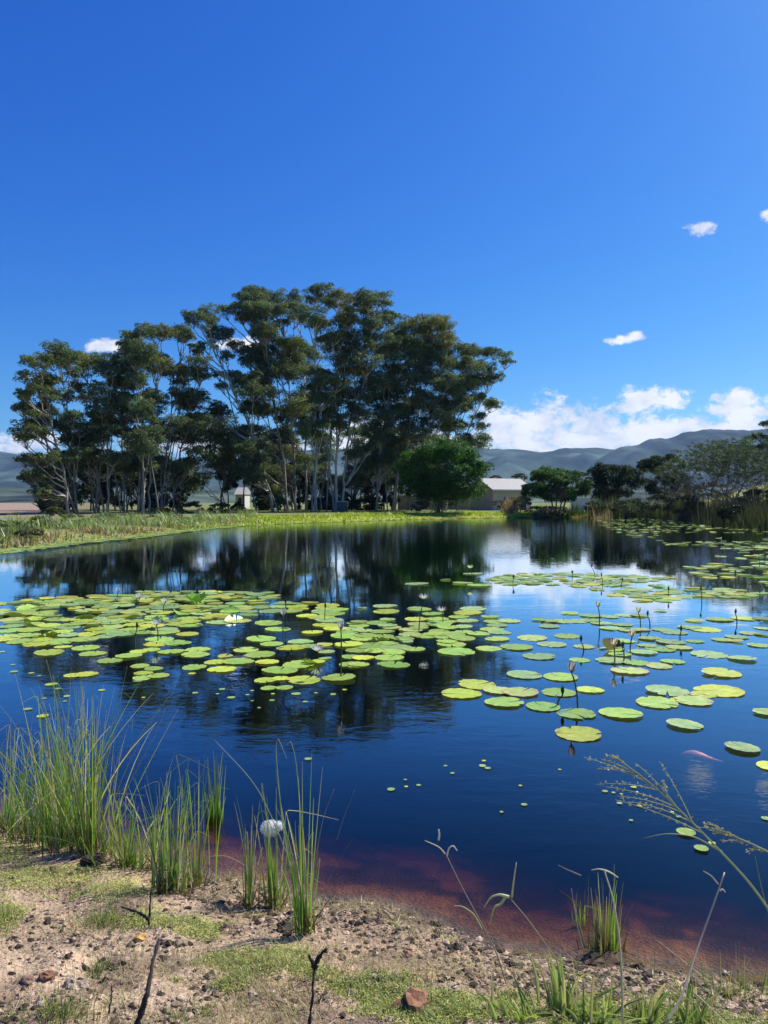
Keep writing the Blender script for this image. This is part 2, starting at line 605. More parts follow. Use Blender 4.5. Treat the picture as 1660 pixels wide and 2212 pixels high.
MOSS = [(90, 1885, 170, 45), (20, 1840, 90, 60), (230, 1905, 140, 30), (420, 1990, 90, 40), (560, 2075, 130, 40), (330, 1975, 80, 35), (620, 2050, 60, 30),
        (820, 2120, 120, 50), (950, 2180, 200, 60), (1150, 2180, 220, 55), (1400, 2190, 220, 45), (1600, 2190, 140, 40), (10, 1980, 60, 60), (500, 2140, 50, 20), (640, 2090, 120, 25)]
moss = np.zeros_like(GX)
for q in MOSS: moss = np.maximum(moss, patch_w(*q))
nf = vnoise(GX, GY, .12) + .6 * vnoise(GX, GY, .05) + .5 * vnoise(GX, GY, .35)
moss = sstep(.30, .75, moss + nf * .75)
soil = np.array((.50, .365, .25)); wet = np.array((.12, .085, .048)); mossc = np.array((.36, .33, .12))
bed = np.array((.17, .085, .026)); grassc = np.array((.30, .36, .05)); field = np.array((.15, .16, .07)); brown = np.array((.29, .20, .125))
C = np.tile(soil, GX.shape + (1,))
L = lambda w, c: C * (1 - w[..., None]) + c * w[..., None]
C = L(moss * .8, mossc)
C = L(np.clip(vnoise(GX, GY, .22) * 3, 0, .7) * (1 - moss), np.array((.36, .25, .17)))
C = L(np.clip(vnoise(GX + 9, GY, .6) * 2.4, 0, .6) * (1 - moss), np.array((.30, .215, .14)))
C = L(np.clip(vnoise(GX + 3, GY, .16) * 4 - .5, 0, .65), np.array((.15, .105, .075)))
C = L(sstep(.14, .02, SD + nf * .1), wet)
C = L(sstep(.02, -.12, SD), bed)
C = L(sstep(.0, -.3, SD) * np.clip(vnoise(GX, GY, .22) * 3.5 + vnoise(GX, GY, .07) * 2 + .35, 0, .9), np.array((.04, .024, .012)))
farw = sstep(8, 16, np.hypot(GX, GY))
C = np.where((SD > -.1)[..., None], L(farw, grassc), C)
left = farw * sstep(-.22, -.36, GX / np.maximum(GY, 1)) * (SD > -.1)
C = L(np.clip(left * (.45 + 1.6 * vnoise(GX, GY, 2.5)), 0, 1), brown)
C = L(farw * sstep(-.18, -.32, GX / np.maximum(GY, 1)) * .6, np.array((.20, .21, .08)))
C = L(farw * sstep(3, 10, SD) * .8 * (GY > 5), field)
C = L(sstep(-.40, -.44, GX / np.maximum(GY, 1)) * sstep(60, 90, GY) * sstep(900, 500, GY), np.array((.30, .22, .16)))
C = L(sstep(-.1, -.35, GX / np.maximum(GY, 1)) * sstep(.5, 2.0, SD) * sstep(60, 30, GY) * farw * .5, brown)
C = L((GY > 140) * sstep(.36, .42, GX / np.maximum(GY, 1)) * sstep(1200, 500, GY), np.array((.36, .38, .10)))
C = L(sstep(400, 1500, GY), np.array((.09, .12, .06)))
ny, nx = GX.shape
mb = MB()
idx = np.arange(nx * ny).reshape(ny, nx)
F = np.stack([idx[:-1, :-1], idx[:-1, 1:], idx[1:, 1:], idx[1:, :-1]], -1).reshape(-1, 4)
mb.add(np.stack([GX, GY, GZ], -1).reshape(-1, 3), F.tolist(), C.reshape(-1, 3))
tag(mb.build('ground', M['ground'], smooth=True), kind='structure')

# ------------------------------------------------------------------ the pond
mb = MB()
x0, x1, y0, y1, zb = -45.0, 75.0, 1.75, 125.0, -3.2
mb.box((x0, y0, zb), (x1, y1, 0.0))
tag(mb.build('water', M['water']), kind='structure')


# ------------------------------------------------------------------ hills
def ridge(name, prof, dist, foot, colr, seed, depth=1.35, rough=1.0):
    """a mountainside rising to the skyline PROF (sight lines) at DIST metres, its foot nearer by FOOT metres, its back falling away"""
    px = np.array([p[0] for p in prof], float); py = np.array([p[1] for p in prof], float)
    n = 260
    X = np.linspace(px[0], px[-1], n)
    Yp = np.interp(X, px, py) + vnoise(X, X * 0 + seed, 26) * 5 * rough + vnoise(X, X * 0 + seed, 9) * 2.0 * rough
    m = 34
    V = []; C = []
    for j in range(m + 10):
        t = min(j / (m - 1), 1.0)
        back = max(0, j - m + 1) / 10
        dd = dist - foot * (1 - t) + back * 1500
        xw = (X - CX) / 1598 * dist
        ztop = (1085 - Yp) / 1598 * dist + EYE
        prof_t = t ** 1.25
        gully = vnoise(xw, np.full(n, dd * .35 + seed), foot * .16) * .42 + vnoise(xw, np.full(n, dd * .6 + seed), foot * .06) * .24
        z = ztop * (prof_t + gully * math.sin(math.pi * t) * rough) * (1 - back)
        yw = dd * (1 + 0 * X) - np.abs(xw) * .0
        V.append(np.stack([xw * (dd / dist) ** .0, yw, z - 8 * (1 - t)], -1))
        k = 1 + vnoise(xw, np.full(n, dd), 180) * 1.5 + vnoise(xw, np.full(n, dd), 60) * 1.1
        C.append(np.array(colr)[None] * k[:, None])
    V = np.concatenate(V); C = np.concatenate(C)
    idx = np.arange(n * (m + 10)).reshape(-1, n)
    F = np.stack([idx[:-1, :-1], idx[:-1, 1:], idx[1:, 1:], idx[1:, :-1]], -1).reshape(-1, 4)
    q = MB(); q.add(V, F.tolist(), np.clip(C, 0, 1))
    tag(q.build(name, M['hill'], smooth=True), kind='structure')


ridge('mountains', [(-900, 960), (-400, 968), (-100, 972), (0, 975), (60, 982), (130, 992), (260, 1000), (420, 1003), (520, 990), (640, 975), (800, 968), (960, 964), (1050, 967), (1092, 971), (1135, 974), (1190, 974),
                    (1224, 969), (1271, 969), (1318, 970), (1380, 976), (1500, 980), (1700, 985), (1900, 990), (2600, 1000)], 4200, 1700, (.040, .060, .048), 3.3)
ridge('hills', [(1180, 1080), (1260, 1020), (1318, 976), (1348, 965), (1378, 962), (1404, 949), (1442, 946), (1489, 932), (1549, 927), (1617, 929), (1677, 927), (1900, 940), (2600, 960)], 3400, 1300, (.036, .050, .046), 9.1)
ridge('foothills', [(-1200, 1040), (-300, 1040), (0, 1050), (90, 1062), (300, 1068), (500, 1058), (700, 1066), (1000, 1062), (1300, 1058), (1700, 1050), (2400, 1045)], 1900, 700, (.055, .072, .045), 5.7)


# ------------------------------------------------------------------ trees
def unit(n):
    v = rng.normal(size=(n, 3))
    return v / np.linalg.norm(v, axis=1)[:, None]


def leaf_quads(P, N, ln, wd, droop=0.0):
    """leaf shaped quads at P facing N, LN long and WD wide"""
    n = len(P)
    up = unit(n); up[:, 2] -= droop
    t = np.cross(N, up); t /= np.linalg.norm(t, axis=1)[:, None] + 1e-9
    b = np.cross(N, t); b[:, 2] -= droop * .6; b /= np.linalg.norm(b, axis=1)[:, None] + 1e-9
    k = rng.uniform(.7, 1.3, (n, 1))
    l = b * ln * k / 2; w = t * wd * k / 2
    return np.stack([P - l, P + w - l * .1, P + l, P - w - l * .1], 1)


def clump(mb, c, r, n, ln, wd, colr, flat=.62, sub=7, droop=.5, spread=.25):
    """one head of foliage: a few uneven lobes with their leaves lying mostly near the outside and on top"""
    c = np.asarray(c, float)
    lobes = [(c + np.array((0, 0, .08 * r)), r * (.55 if sub > 9 else .72))]
    for _ in range(sub):
        a = rng.uniform(0, 2 * math.pi); q = rng.uniform(.35, 1.05 if sub > 9 else .85) * r
        lobes.append((c + np.array((math.cos(a) * q, math.sin(a) * q, rng.uniform(-.35, .42) * r * flat)), r * rng.uniform(.24, .46)))
    w = np.array([l[1] ** 2 for l in lobes]); w /= w.sum()
    for (lc, lr), k in zip(lobes, w):
        m = max(4, int(n * k))
        d = unit(m)
        d[:, 2] = np.where(rng.random(m) < .62, np.abs(d[:, 2]), d[:, 2])
        rr = lr * rng.uniform(.55, 1.08, (m, 1)) ** .8
        P = lc + d * rr * np.array((1, 1, flat)) + rng.normal(size=(m, 3)) * lr * .08
        N = d + unit(m) * .9
        N /= np.linalg.norm(N, axis=1)[:, None]
        tone = rng.uniform(1 - spread, 1 + spread)
        hue = rng.normal(size=(m, 1)) * .14
        cc = np.array(colr) * tone * (1 + rng.normal(size=(m, 1)) * .22) * np.concatenate([1 + hue, np.ones((m, 1)), 1 - hue], 1)
        mb.quads(leaf_quads(P, N, ln, wd, droop), np.clip(cc, .005, 1))
    return lobes


GUMS_GROUP = 'tall gum trees of the grove behind the pond'
# base x, top x, top y, metres away, trunk radius, how pale the bark is, label
GUMS = [
    (150, 70, 770, 84, .26, .5, 'gum tree at the left end of the grove leaning out over the hillside'),
    (166, 128, 752, 88, .26, .4, 'dark broad-headed gum tree beside the outermost left one'),
    (215, 185, 775, 92, .22, .5, 'gum tree with flat crown just below the small cloud'),
    (233, 232, 772, 90, .20, .6, 'slim gum tree with paler bark in the left half of the grove'),
    (268, 262, 792, 95, .20, .5, 'slim gum tree under the shoulder of the left clump'),
    (310, 300, 712, 92, .26, .6, 'gum tree whose flat top makes the second step of the grove'),
    (322, 352, 706, 96, .22, .7, 'gum tree with grey feathery foliage beside the second step'),
    (350, 398, 706, 99, .22, .6, 'gum tree leaning right with an airy top and open sky below it'),
    (372, 438, 775, 101, .18, .5, 'thin gum tree with loose foliage before the gap of blue sky'),
    (590, 428, 682, 104, .30, .7, 'long-limbed gum tree arching left across the gap of sky'),
    (478, 505, 900, 108, .22, .2, 'dark trunked low gum tree standing alone in the gap'),
    (622, 545, 634, 107, .30, .5, 'tall gum tree leaning left with a bunched dark top'),
    (640, 610, 660, 109, .26, .5, 'gum tree with many close stems left of the forked pale one'),
    (683, 680, 622, 100, .30, .95, 'tallest gum tree with a white forked trunk'),
    (726, 735, 640, 102, .30, .95, 'gum tree with a straight white trunk in the middle of the grove'),
    (740, 805, 636, 103, .28, .9, 'gum tree with a round separate head right of the tallest top'),
    (662, 650, 650, 111, .26, .5, 'gum tree behind the tallest one with olive foliage'),
    (812, 862, 715, 108, .26, .5, 'gum tree between the round head and the domed one'),
    (850, 935, 690, 110, .28, .6, 'gum tree with a domed arching top over fine twigs'),
    (905, 965, 765, 108, .26, .5, 'gum tree standing directly behind the round green tree'),
    (940, 1020, 755, 110, .26, .6, 'gum tree with lumpy top sloping down to the right'),
    (962, 1082, 775, 112, .26, .8, 'gum tree at the right end of the grove reaching out to the right'),
]
_A = lambda l: [(x * .3647, 588 + y * .3647, r * .3647) for x, y, r in l]
_B = lambda l: [(519 + x * .3647, 588 + y * .3647, r * .3647) for x, y, r in l]
HEADS = _A([(340, 460, 75), (200, 530, 60), (260, 520, 60), (420, 510, 80), (520, 520, 80), (640, 520, 80), (700, 560, 60), (470, 500, 60), (180, 620, 70), (250, 670, 80), (150, 720, 40), (290, 760, 50),
            (110, 810, 30), (230, 840, 90), (160, 900, 70), (130, 990, 70), (250, 950, 60), (130, 1115, 35), (210, 1140, 50), (180, 1230, 60), (270, 1200, 70), (230, 1290, 60), (300, 1240, 80), (400, 1110, 80), (330, 1350, 85),
            (370, 720, 60), (490, 690, 70), (570, 720, 60), (600, 820, 80), (430, 860, 80), (350, 900, 60), (480, 930, 80), (560, 960, 60), (530, 1010, 80), (430, 1010, 80), (620, 880, 80), (690, 740, 70), (680, 650, 60),
            (760, 590, 70), (800, 620, 60), (760, 370, 50), (850, 360, 70), (960, 350, 80), (1050, 350, 70), (1110, 370, 50), (780, 450, 70), (870, 460, 80), (900, 530, 80), (820, 520, 80), (960, 540, 70), (1030, 580, 60),
            (1090, 600, 50), (740, 430, 50), (1140, 440, 30), (1165, 470, 20), (1170, 530, 70), (1200, 600, 60), (1110, 720, 80), (1060, 740, 60), (1130, 760, 60), (900, 760, 70), (800, 780, 80), (860, 820, 70), (740, 830, 60),
            (760, 920, 90), (860, 960, 90), (800, 1000, 90), (850, 1050, 60), (950, 940, 60), (1020, 900, 90), (1080, 960, 80), (980, 1000, 60), (1180, 880, 80), (1240, 950, 90), (1170, 1010, 60), (1320, 900, 80), (1380, 960, 90),
            (1480, 960, 90), (1310, 1030, 90), (1400, 1080, 90), (1500, 1060, 90), (1300, 1120, 80), (1450, 1180, 90), (1530, 1150, 90), (1180, 1120, 70), (1110, 1130, 60), (1030, 1170, 60), (1100, 1240, 60), (1200, 1210, 50),
            (830, 1160, 80), (750, 1120, 70), (670, 1100, 80), (600, 1090, 80), (950, 1120, 60), (1160, 260, 60), (1130, 290, 50), (1240, 250, 70), (1330, 230, 50), (1400, 210, 60), (1300, 350, 70), (1240, 340, 50),
            (1230, 440, 60), (1180, 450, 30), (1400, 430, 55), (1350, 490, 40), (1500, 130, 70), (1440, 150, 50), (1590, 150, 80), (1480, 220, 70), (1560, 240, 70), (1500, 440, 40), (1300, 610, 40), (1320, 680, 50), (1370, 610, 50),
            (1430, 640, 70), (1570, 330, 70), (1600, 400, 80), (1530, 500, 80), (1560, 600, 80), (1500, 700, 80), (1590, 730, 90), (1300, 790, 50)]) + \
    _B([(100, 150, 70), (170, 170, 60), (60, 200, 60), (30, 150, 50), (230, 210, 40), (120, 260, 60), (160, 330, 80), (310, 160, 70), (290, 220, 80), (400, 250, 80), (460, 110, 75), (500, 180, 70), (580, 140, 60), (640, 160, 60),
        (440, 290, 70), (540, 320, 80), (630, 290, 80), (650, 240, 60), (590, 400, 90), (690, 380, 80), (520, 420, 80), (760, 150, 80), (830, 150, 60), (720, 190, 50), (760, 240, 50), (750, 310, 60), (850, 290, 60), (910, 250, 30),
        (800, 400, 80), (700, 480, 90), (300, 430, 90), (270, 510, 90), (380, 500, 90), (370, 600, 110), (250, 610, 90), (180, 560, 70), (60, 540, 80), (80, 630, 80), (60, 700, 80), (110, 800, 80), (40, 790, 60), (620, 560, 100),
        (760, 560, 80), (560, 650, 90), (450, 680, 90), (350, 740, 90), (300, 800, 90), (400, 830, 100), (480, 760, 80), (520, 850, 80), (420, 930, 90), (620, 800, 80), (640, 720, 90), (760, 700, 90), (700, 830, 80), (850, 640, 90),
        (880, 570, 80), (960, 350, 90), (900, 380, 80), (1030, 400, 70), (1060, 300, 80), (1160, 290, 80), (1220, 320, 50), (1100, 350, 60), (1230, 390, 45), (960, 470, 90), (1040, 520, 80), (870, 480, 70), (900, 680, 100),
        (1000, 640, 100), (1130, 520, 100), (1180, 450, 80), (1270, 470, 80), (1370, 470, 70), (1440, 480, 60), (1500, 470, 50), (1560, 500, 45), (1230, 560, 90), (1330, 560, 80), (1430, 560, 70), (1490, 590, 50), (1160, 640, 100),
        (1270, 680, 90), (1380, 650, 70), (1470, 640, 45), (1110, 760, 100), (1000, 790, 90), (1220, 800, 90), (1330, 780, 70), (1400, 740, 50), (1490, 770, 55), (1290, 900, 70), (1180, 900, 90), (1410, 860, 50),
        (1440, 920, 35), (1400, 1000, 75), (1340, 980, 50), (900, 830, 80), (830, 920, 90), (950, 900, 90), (1060, 890, 70), (1000, 970, 80), (880, 1000, 80), (780, 960, 80), (800, 1080, 80), (850, 1150, 80), (750, 1150, 80),
        (700, 1080, 60), (230, 950, 55)])

gum_parts = []
for i, (bx, tx, ty, dd, tr, pale, lab) in enumerate(GUMS):
    b = at_d(bx, 1110, dd); b[2] = float(height(b[0], b[1])) - .1
    t = at_d(tx, ty + 18, dd)
    mid = np.array((b[0] + (t[0] - b[0]) * .22, dd, b[2] + (t[2] - b[2]) * .5))
    gum_parts.append(dict(b=b, t=t, mid=mid, heads=[], d=dd))
for hx, hy, hr in HEADS:
    best, bi = 1e9, 0
    for i, (bx, tx, ty, dd, tr, pale, lab) in enumerate(GUMS):
        u = max(0, min(1, (1110 - hy) / (1110 - ty)))
        ax = (1 - u) ** 2 * bx + 2 * u * (1 - u) * (bx + (tx - bx) * .22) + u * u * tx
        e = abs(hx - ax) + max(0, ty - hy) * 2.5 + (14 if i in (10, 16) and hy < 850 else 0) - (6 if len(gum_parts[i]['heads']) < 4 else 0) + len(gum_parts[i]['heads']) * .8
        if e < best: best, bi = e, i
    gum_parts[bi]['heads'].append((hx, hy, hr))
    if rng.random() < .75 and hx > 50:                        # foliage lower and deeper inside the crown
        gum_parts[bi]['heads'].append((hx + rng.uniform(-.5, .5) * hr, hy + rng.uniform(.3, 1.0) * hr, hr * rng.uniform(.7, .95)))

# heads that close the canopy between the traced ones, leaving the gap of sky open
tops = {}
for hx, hy, hr in HEADS:
    for q_ in range(int((hx - hr) // 10), int((hx + hr) // 10) + 1): tops[q_] = min(tops.get(q_, 2000), hy - hr * .6)
k = 0
while k < 125:
    x = rng.uniform(45, 1045); t_ = tops.get(int(x // 10), 900)
    y = rng.uniform(t_ + 45, 1035)
    if ((x - 480) / 62) ** 2 + ((y - 790) / 100) ** 2 < 1 or ((x - 375) / 40) ** 2 + ((y - 760) / 25) ** 2 < 1 or (x < 100 and y < 850) or (x > 1000 and y > 900) or y > 1035 - (x > 700) * 40: continue
    bi = min(range(len(GUMS)), key=lambda i: abs(x - (GUMS[i][0] * .5 + GUMS[i][1] * .5)) + (60 if i == 10 and y < 900 else 0) + max(0, GUMS[i][2] + 30 - y) * 2)
    gum_parts[bi]['heads'].append((x, y, rng.uniform(15, 26))); k += 1

GUMC = [(.088, .108, .044), (.072, .100, .048), (.112, .118, .042), (.080, .106, .060)]


def gum_tree(i, g, tr, pale, lab, group, name='gum_tree', dark=1.0):
    root = empty(name, g['b'], lab, 'gum tree', group)
    pale = pale ** 1.4
    bc = np.array((.15, .125, .10)) * (1 - pale) + np.array((.58, .51, .43)) * pale
    T = MB(); K = MB()
    axis = bez(g['b'], g['mid'], g['t'], 18)
    axis[1:-1] += rng.normal(size=(16, 3)) * .10
    rr = tr * .66 * (1 - np.linspace(0, 1, 18) ** 1.1 * .82)
    rr[0] *= 1.35
    T.tube(axis, rr, 8, bc)
    base_c = GUMC[i % 4]
    for _ in range(2 if len(g['heads']) > 3 else 0):         # further slim stems from the same foot
        hx, hy, hr = g['heads'][rng.integers(len(g['heads']))]
        e = at_d(hx, hy, g['d'] + rng.uniform(-2, 2)); b2 = g['b'] + np.array((rng.normal() * 1.1, rng.normal() * .8, 0))
        T.tube(bez(b2, b2 * .6 + e * .4 + np.array((0, 0, 1.5)), e, 14), np.linspace(tr * .42, .035, 14), 6, np.minimum(bc, .30) * rng.uniform(.45, .9))
    H = g['t'][2] - g['b'][2]
    for (hx, hy, hr) in g['heads']:
        dep = g['d'] + rng.uniform(-3.5, 3.5)
        hr = hr * 1.12
        c = at_d(hx, hy, dep); r = hr / 1598 * dep
        relz = (c[2] - g['b'][2]) / H
        s = max(.12, min(.93, relz - .10 - .5 * abs(c[0] - (g['b'][0] + (g['t'][0] - g['b'][0]) * relz)) / H))
        a = axis[int(s * 17)]
        e = c - np.array((0, 0, r * .45))
        m = a * .45 + e * .55 + np.array((0, 0, -.12 * np.linalg.norm(e - a)))
        lim = bez(a, m, e, 9)
        lim[1:-1] += rng.normal(size=(7, 3)) * .07
        r0 = max(.04, min(tr * .42, .02 * np.linalg.norm(e - a) + .02))
        T.tube(lim, np.linspace(r0, .035, 9), 5, np.minimum(bc * 1.4, .5) * rng.uniform(.85, 1.1))
        tone = dark * rng.uniform(.82, 1.2)
        n = int(1500 * (r / 1.75) ** 2) + 60
        lobes = clump(K, c, r, n, .30, .10, np.array(base_c) * tone * 1.35, .8, 13, .9, .34)
        for lc, lr in lobes[1:9]:
            T.tube(bez(lim[-2], (lim[-2] + lc) / 2 + np.array((0, 0, -.1)), lc, 4), [.045, .035, .028, .015], 4, bc)
    T.build('trunk', M['bark'], root, smooth=True)
    K.build('crown', M['gum_leaf'], root)


for i, g in enumerate(gum_parts):
    gum_tree(i, g, GUMS[i][4], GUMS[i][5], GUMS[i][6], GUMS_GROUP)

# thinner trees of the back row, told apart only by where they stand between the tall trunks
ORD = ['first', 'second', 'third', 'fourth', 'fifth', 'sixth', 'seventh', 'eighth', 'ninth', 'tenth', 'eleventh', 'twelfth', 'thirteenth', 'fourteenth', 'fifteenth', 'sixteenth', 'seventeenth', 'eighteenth', 'nineteenth', 'twentieth', 'twenty-first', 'twenty-second', 'twenty-third', 'twenty-fourth']
BACK = [(120, 1010, 62), (200, 985, 70), (285, 960, 75), (338, 985, 60), (395, 1010, 55), (560, 940, 70), (600, 960, 80), (645, 930, 90), (705, 940, 80), (770, 930, 85), (830, 925, 90), (880, 960, 75), (925, 950, 80)]
for i, (x, ty, w) in enumerate(BACK):
    dd = 116 + (i * 37 % 11)
    b = at_d(x, 1105, dd); b[2] = float(height(b[0], b[1])) - .1
    t = at_d(x + rng.uniform(-12, 12), ty, dd)
    heads = [(x + rng.uniform(-.4, .4) * w * .6, ty + q * (1075 - ty) * .85 + rng.uniform(-8, 8), rng.uniform(18, 30)) for q in np.linspace(0, .95, 9)]
    gum_tree(i, dict(b=b, t=t, mid=(b + t) / 2, heads=heads, d=dd), .17, .3, ORD[i] + ' from the left of the slender gum trees in the dark back row', 'slender back row of the gum grove', 'gum_sapling', .9)


def shrub(name, px, py, rx, ry, dist, colr, label, cat, n=2200, ln=.16, wd=.09, group=None, trunks=0, lobes=16, base_y=None, umbrella=False, stems=(.12, .19, .15), sparse=1.0, droop=.3, ulow=-.5, low=0.0, mat='leaf'):
    """a rounded crown made of many lobes laid over a dome, above real stems"""
    c = at_d(px, py, dist)
    ax, az = rx / 1598 * dist, ry / 1598 * dist
    gz = float(height(c[0], c[1]))
    root = empty(name, (c[0], c[1], gz), label, cat, group)
    K = MB(); T = MB()
    pts = []
    for k in range(lobes):
        a = rng.uniform(0, 2 * math.pi); u = rng.uniform(ulow if not umbrella else .0, 1.0)
        w = math.sqrt(max(0, 1 - min(1, abs(u)) ** 2))
        q = rng.uniform(.58, .92)
        lc = c + np.array((math.cos(a) * w * ax * q, math.sin(a) * w * ax * q * .9, (u * q - low) * az))
        lr = rng.uniform(.16, .38) * ax if not umbrella else rng.uniform(.2, .3) * ax
        pts.append((lc, lr))
    for x in np.linspace(-1, 1, 7):                      # edge lobes fix the width seen against the sky
        lc = c + np.array((x * ax * .76, rng.uniform(-.3, .3) * ax, (math.sqrt(max(0, 1 - x * x)) * .62 - .05) * az))
        pts.append((lc, ax * rng.uniform(.2, .3)))
    tot = sum(p[1] ** 2 for p in pts)
    for lc, lr in pts:
        clump(K, lc, lr, int(n * lr * lr / tot * sparse), ln, wd, np.array(colr) * rng.uniform(.8, 1.2), min(1.0, az / ax * 1.1 + .1), 5, droop, .2)
    nt = max(trunks, 0)
    for k in range(nt):
        b = np.array((c[0] + rng.uniform(-.14, .14) * ax, c[1] + rng.uniform(-.1, .1) * ax, gz - .05))
        tgt = [p for p in pts][k * len(pts) // nt:(k + 1) * len(pts) // nt]
        fork = b + np.array((rng.uniform(-.2, .2) * ax, 0, max(.25, (c[2] - az * .4 - gz)) * .8))
        rad = stems[0]
        T.tube(bez(b, (b + fork) / 2 + rng.normal(size=3) * .08, fork, 7), np.linspace(rad, rad * .7, 7), 7, (stems[0] * 0 + .16, .13, .10))
        for lc, lr in tgt[::1]:
            T.tube(bez(fork, fork * .4 + lc * .6 - np.array((0, 0, .1 * az)), lc, 7), np.linspace(rad * .5, .03, 7), 5, (.16, .13, .10))
    if nt: T.build('trunk', M['bark'], root, smooth=True)
    K.build('crown' if nt else 'foliage', M[mat], root)
    return root


DG = (.035, .060, .018)
shrub('round_tree', 953, 1028, 97, 82, 92, (.042, .112, .012), 'round bright green tree on the bank in front of the gum grove', 'tree', 70000, .22, .12, trunks=5, lobes=60, low=.02, ulow=-.72, mat='sunny_leaf')
shrub('broadleaf_tree', 1203, 1054, 76, 42, 94, (.050, .110, .018), 'low spreading bright green tree beside the farm shed', 'tree', 34000, .22, .12, trunks=4, lobes=40, ulow=-.9, mat='sunny_leaf')
shrub('thorn_tree', 1330, 1042, 62, 48, 100, (.020, .042, .010), 'dark rounded umbrella tree between the shed and the bare tree', 'tree', 34000, .20, .10, trunks=4, lobes=44, ulow=-1)
shrub('thorn_tree', 1433, 1006, 54, 24, 106, (.026, .048, .014), 'dark flat-topped umbrella tree rising behind the paler one', 'tree', 24000, .20, .10, trunks=3, lobes=26, ulow=-.5)
shrub('thorn_tree', 1448, 1052, 50, 40, 96, (.045, .065, .026), 'grey green flat-topped tree below and in front of the tall umbrella tree', 'tree', 18000, .20, .10, trunks=3, lobes=24, ulow=-.9)
shrub('distant_tree', 1123, 1030, 18, 9, 160, DG, 'small dark distant tree showing over the shed roof', 'tree', 900, .3, .16, lobes=6, trunks=1)
shrub('distant_tree', 1243, 1026, 30, 9, 165, DG, 'low dark distant tree line top seen behind the spreading tree', 'tree', 1200, .3, .16, lobes=8, trunks=1)
shrub('distant_tree', 1072, 1032, 14, 6, 170, (.09, .06, .045), 'reddish brown distant tree top left of the shed roof', 'tree', 500, .3, .16, lobes=5, trunks=1)
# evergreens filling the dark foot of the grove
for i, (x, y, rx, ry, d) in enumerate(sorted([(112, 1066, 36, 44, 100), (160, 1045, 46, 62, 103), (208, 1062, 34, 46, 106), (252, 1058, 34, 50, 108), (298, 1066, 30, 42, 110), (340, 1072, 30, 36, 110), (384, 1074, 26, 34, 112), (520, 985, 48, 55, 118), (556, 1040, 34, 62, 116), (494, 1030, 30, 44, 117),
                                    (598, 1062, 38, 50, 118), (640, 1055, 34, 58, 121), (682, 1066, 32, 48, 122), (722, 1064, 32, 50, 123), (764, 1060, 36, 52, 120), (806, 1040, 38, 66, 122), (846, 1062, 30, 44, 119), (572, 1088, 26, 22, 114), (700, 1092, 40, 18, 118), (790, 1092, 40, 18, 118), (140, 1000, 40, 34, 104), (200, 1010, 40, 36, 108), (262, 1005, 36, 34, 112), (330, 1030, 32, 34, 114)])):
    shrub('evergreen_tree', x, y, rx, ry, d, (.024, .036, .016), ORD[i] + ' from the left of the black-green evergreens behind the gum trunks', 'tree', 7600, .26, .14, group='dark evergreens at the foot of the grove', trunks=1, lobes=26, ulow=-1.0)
for k, (x, y, rx, ry, d, c) in enumerate([(22, 1140, 46, 20, 36, (.15, .20, .08)), (92, 1128, 34, 18, 42, (.17, .22, .10)), (60, 1152, 30, 12, 34, (.13, .13, .06)), (160, 1122, 30, 16, 48, (.14, .19, .07)), (220, 1122, 34, 14, 54, (.16, .22, .09)), (275, 1118, 30, 12, 58, (.18, .19, .08)),
                                     (330, 1122, 26, 10, 62, (.12, .12, .05)), (372, 1118, 24, 10, 66, (.10, .13, .05)), (400, 1124, 18, 8, 62, (.09, .12, .045)), (440, 1116, 20, 8, 74, (.12, .16, .05))]):
    shrub('bank_shrub', x, y, rx, ry, d, c, ORD[k] + ' from the left of the low shrubs along the left bank', 'shrub', 2600, .11, .05, group='low shrubs along the left bank', lobes=16, ulow=-1)
for x, y, rx, ry, d, c, l in [(120, 1106, 24, 14, 76, (.12, .13, .04), 'olive flat-topped bush at the left foot of the grove'),
                              (412, 1100, 30, 15, 92, (.085, .095, .035), 'wide olive bush under the grove left of the single dark trunk'),
                              (477, 1099, 28, 14, 93, (.075, .09, .035), 'olive bush around the foot of the single dark trunk'),
                              (352, 1104, 18, 9, 92, (.11, .09, .045), 'small brownish bush between left grove trunks'),
                              (606, 1083, 12, 15, 99, (.09, .14, .03), 'small leafy green bush beside a gum trunk in the shade'),
                              (910, 1092, 22, 12, 88, (.16, .085, .055), 'rust brown dry bush left of the round tree stems'),
                              (1480, 1092, 40, 26, 70, (.020, .030, .014), 'very dark rounded bush in the reeds by the right water edge'),
                              (1180, 1104, 50, 12, 90, (.018, .030, .012), 'low black-green bush along the bank under the spreading tree'),
                              (516, 1098, 17, 13, 112, (.045, .060, .025), 'dark bush half hiding the small white cottage'),
                              (1124, 1086, 24, 14, 96, (.050, .085, .022), 'green bush in front of the shed door'),
                              (1085, 1090, 22, 10, 100, (.15, .11, .07), 'dry brown bush against the shed wall'),
                              (1360, 1096, 46, 18, 82, (.030, .048, .018), 'dark green bush at the left end of the right reed bed'),
                              (1425, 1088, 34, 20, 80, (.045, .060, .025), 'grey green bush under the paler umbrella tree'),
                              (1640, 1080, 44, 26, 64, (.060, .050, .038), 'brown grey bush at the right edge under the yellow field'),
                              (1590, 1108, 40, 20, 58, (.022, .034, .016), 'black green bush low at the water near the right edge'),
                              (1285, 1094, 26, 12, 92, (.050, .080, .022), 'small green bush before the white wall'),
                              (1540, 1060, 40, 20, 80, (.075, .060, .035), 'brown green scrub bush under the bare tree')]:
    shrub('bush', x, y, rx, ry, d, c, l, 'bush', 3200, .16, .08, lobes=16, ulow=-1)

# the nearly leafless tree on the right, with its green cap
bt = at_d(1582, 1105, 74); bt[2] = float(height(bt[0], bt[1])) - .1
root = empty('bare_tree', bt, 'wide nearly leafless grey tree with a thin green cap at the right of the pond', 'tree')
T = MB(); K = MB()
GREY = (.26, .225, .20)


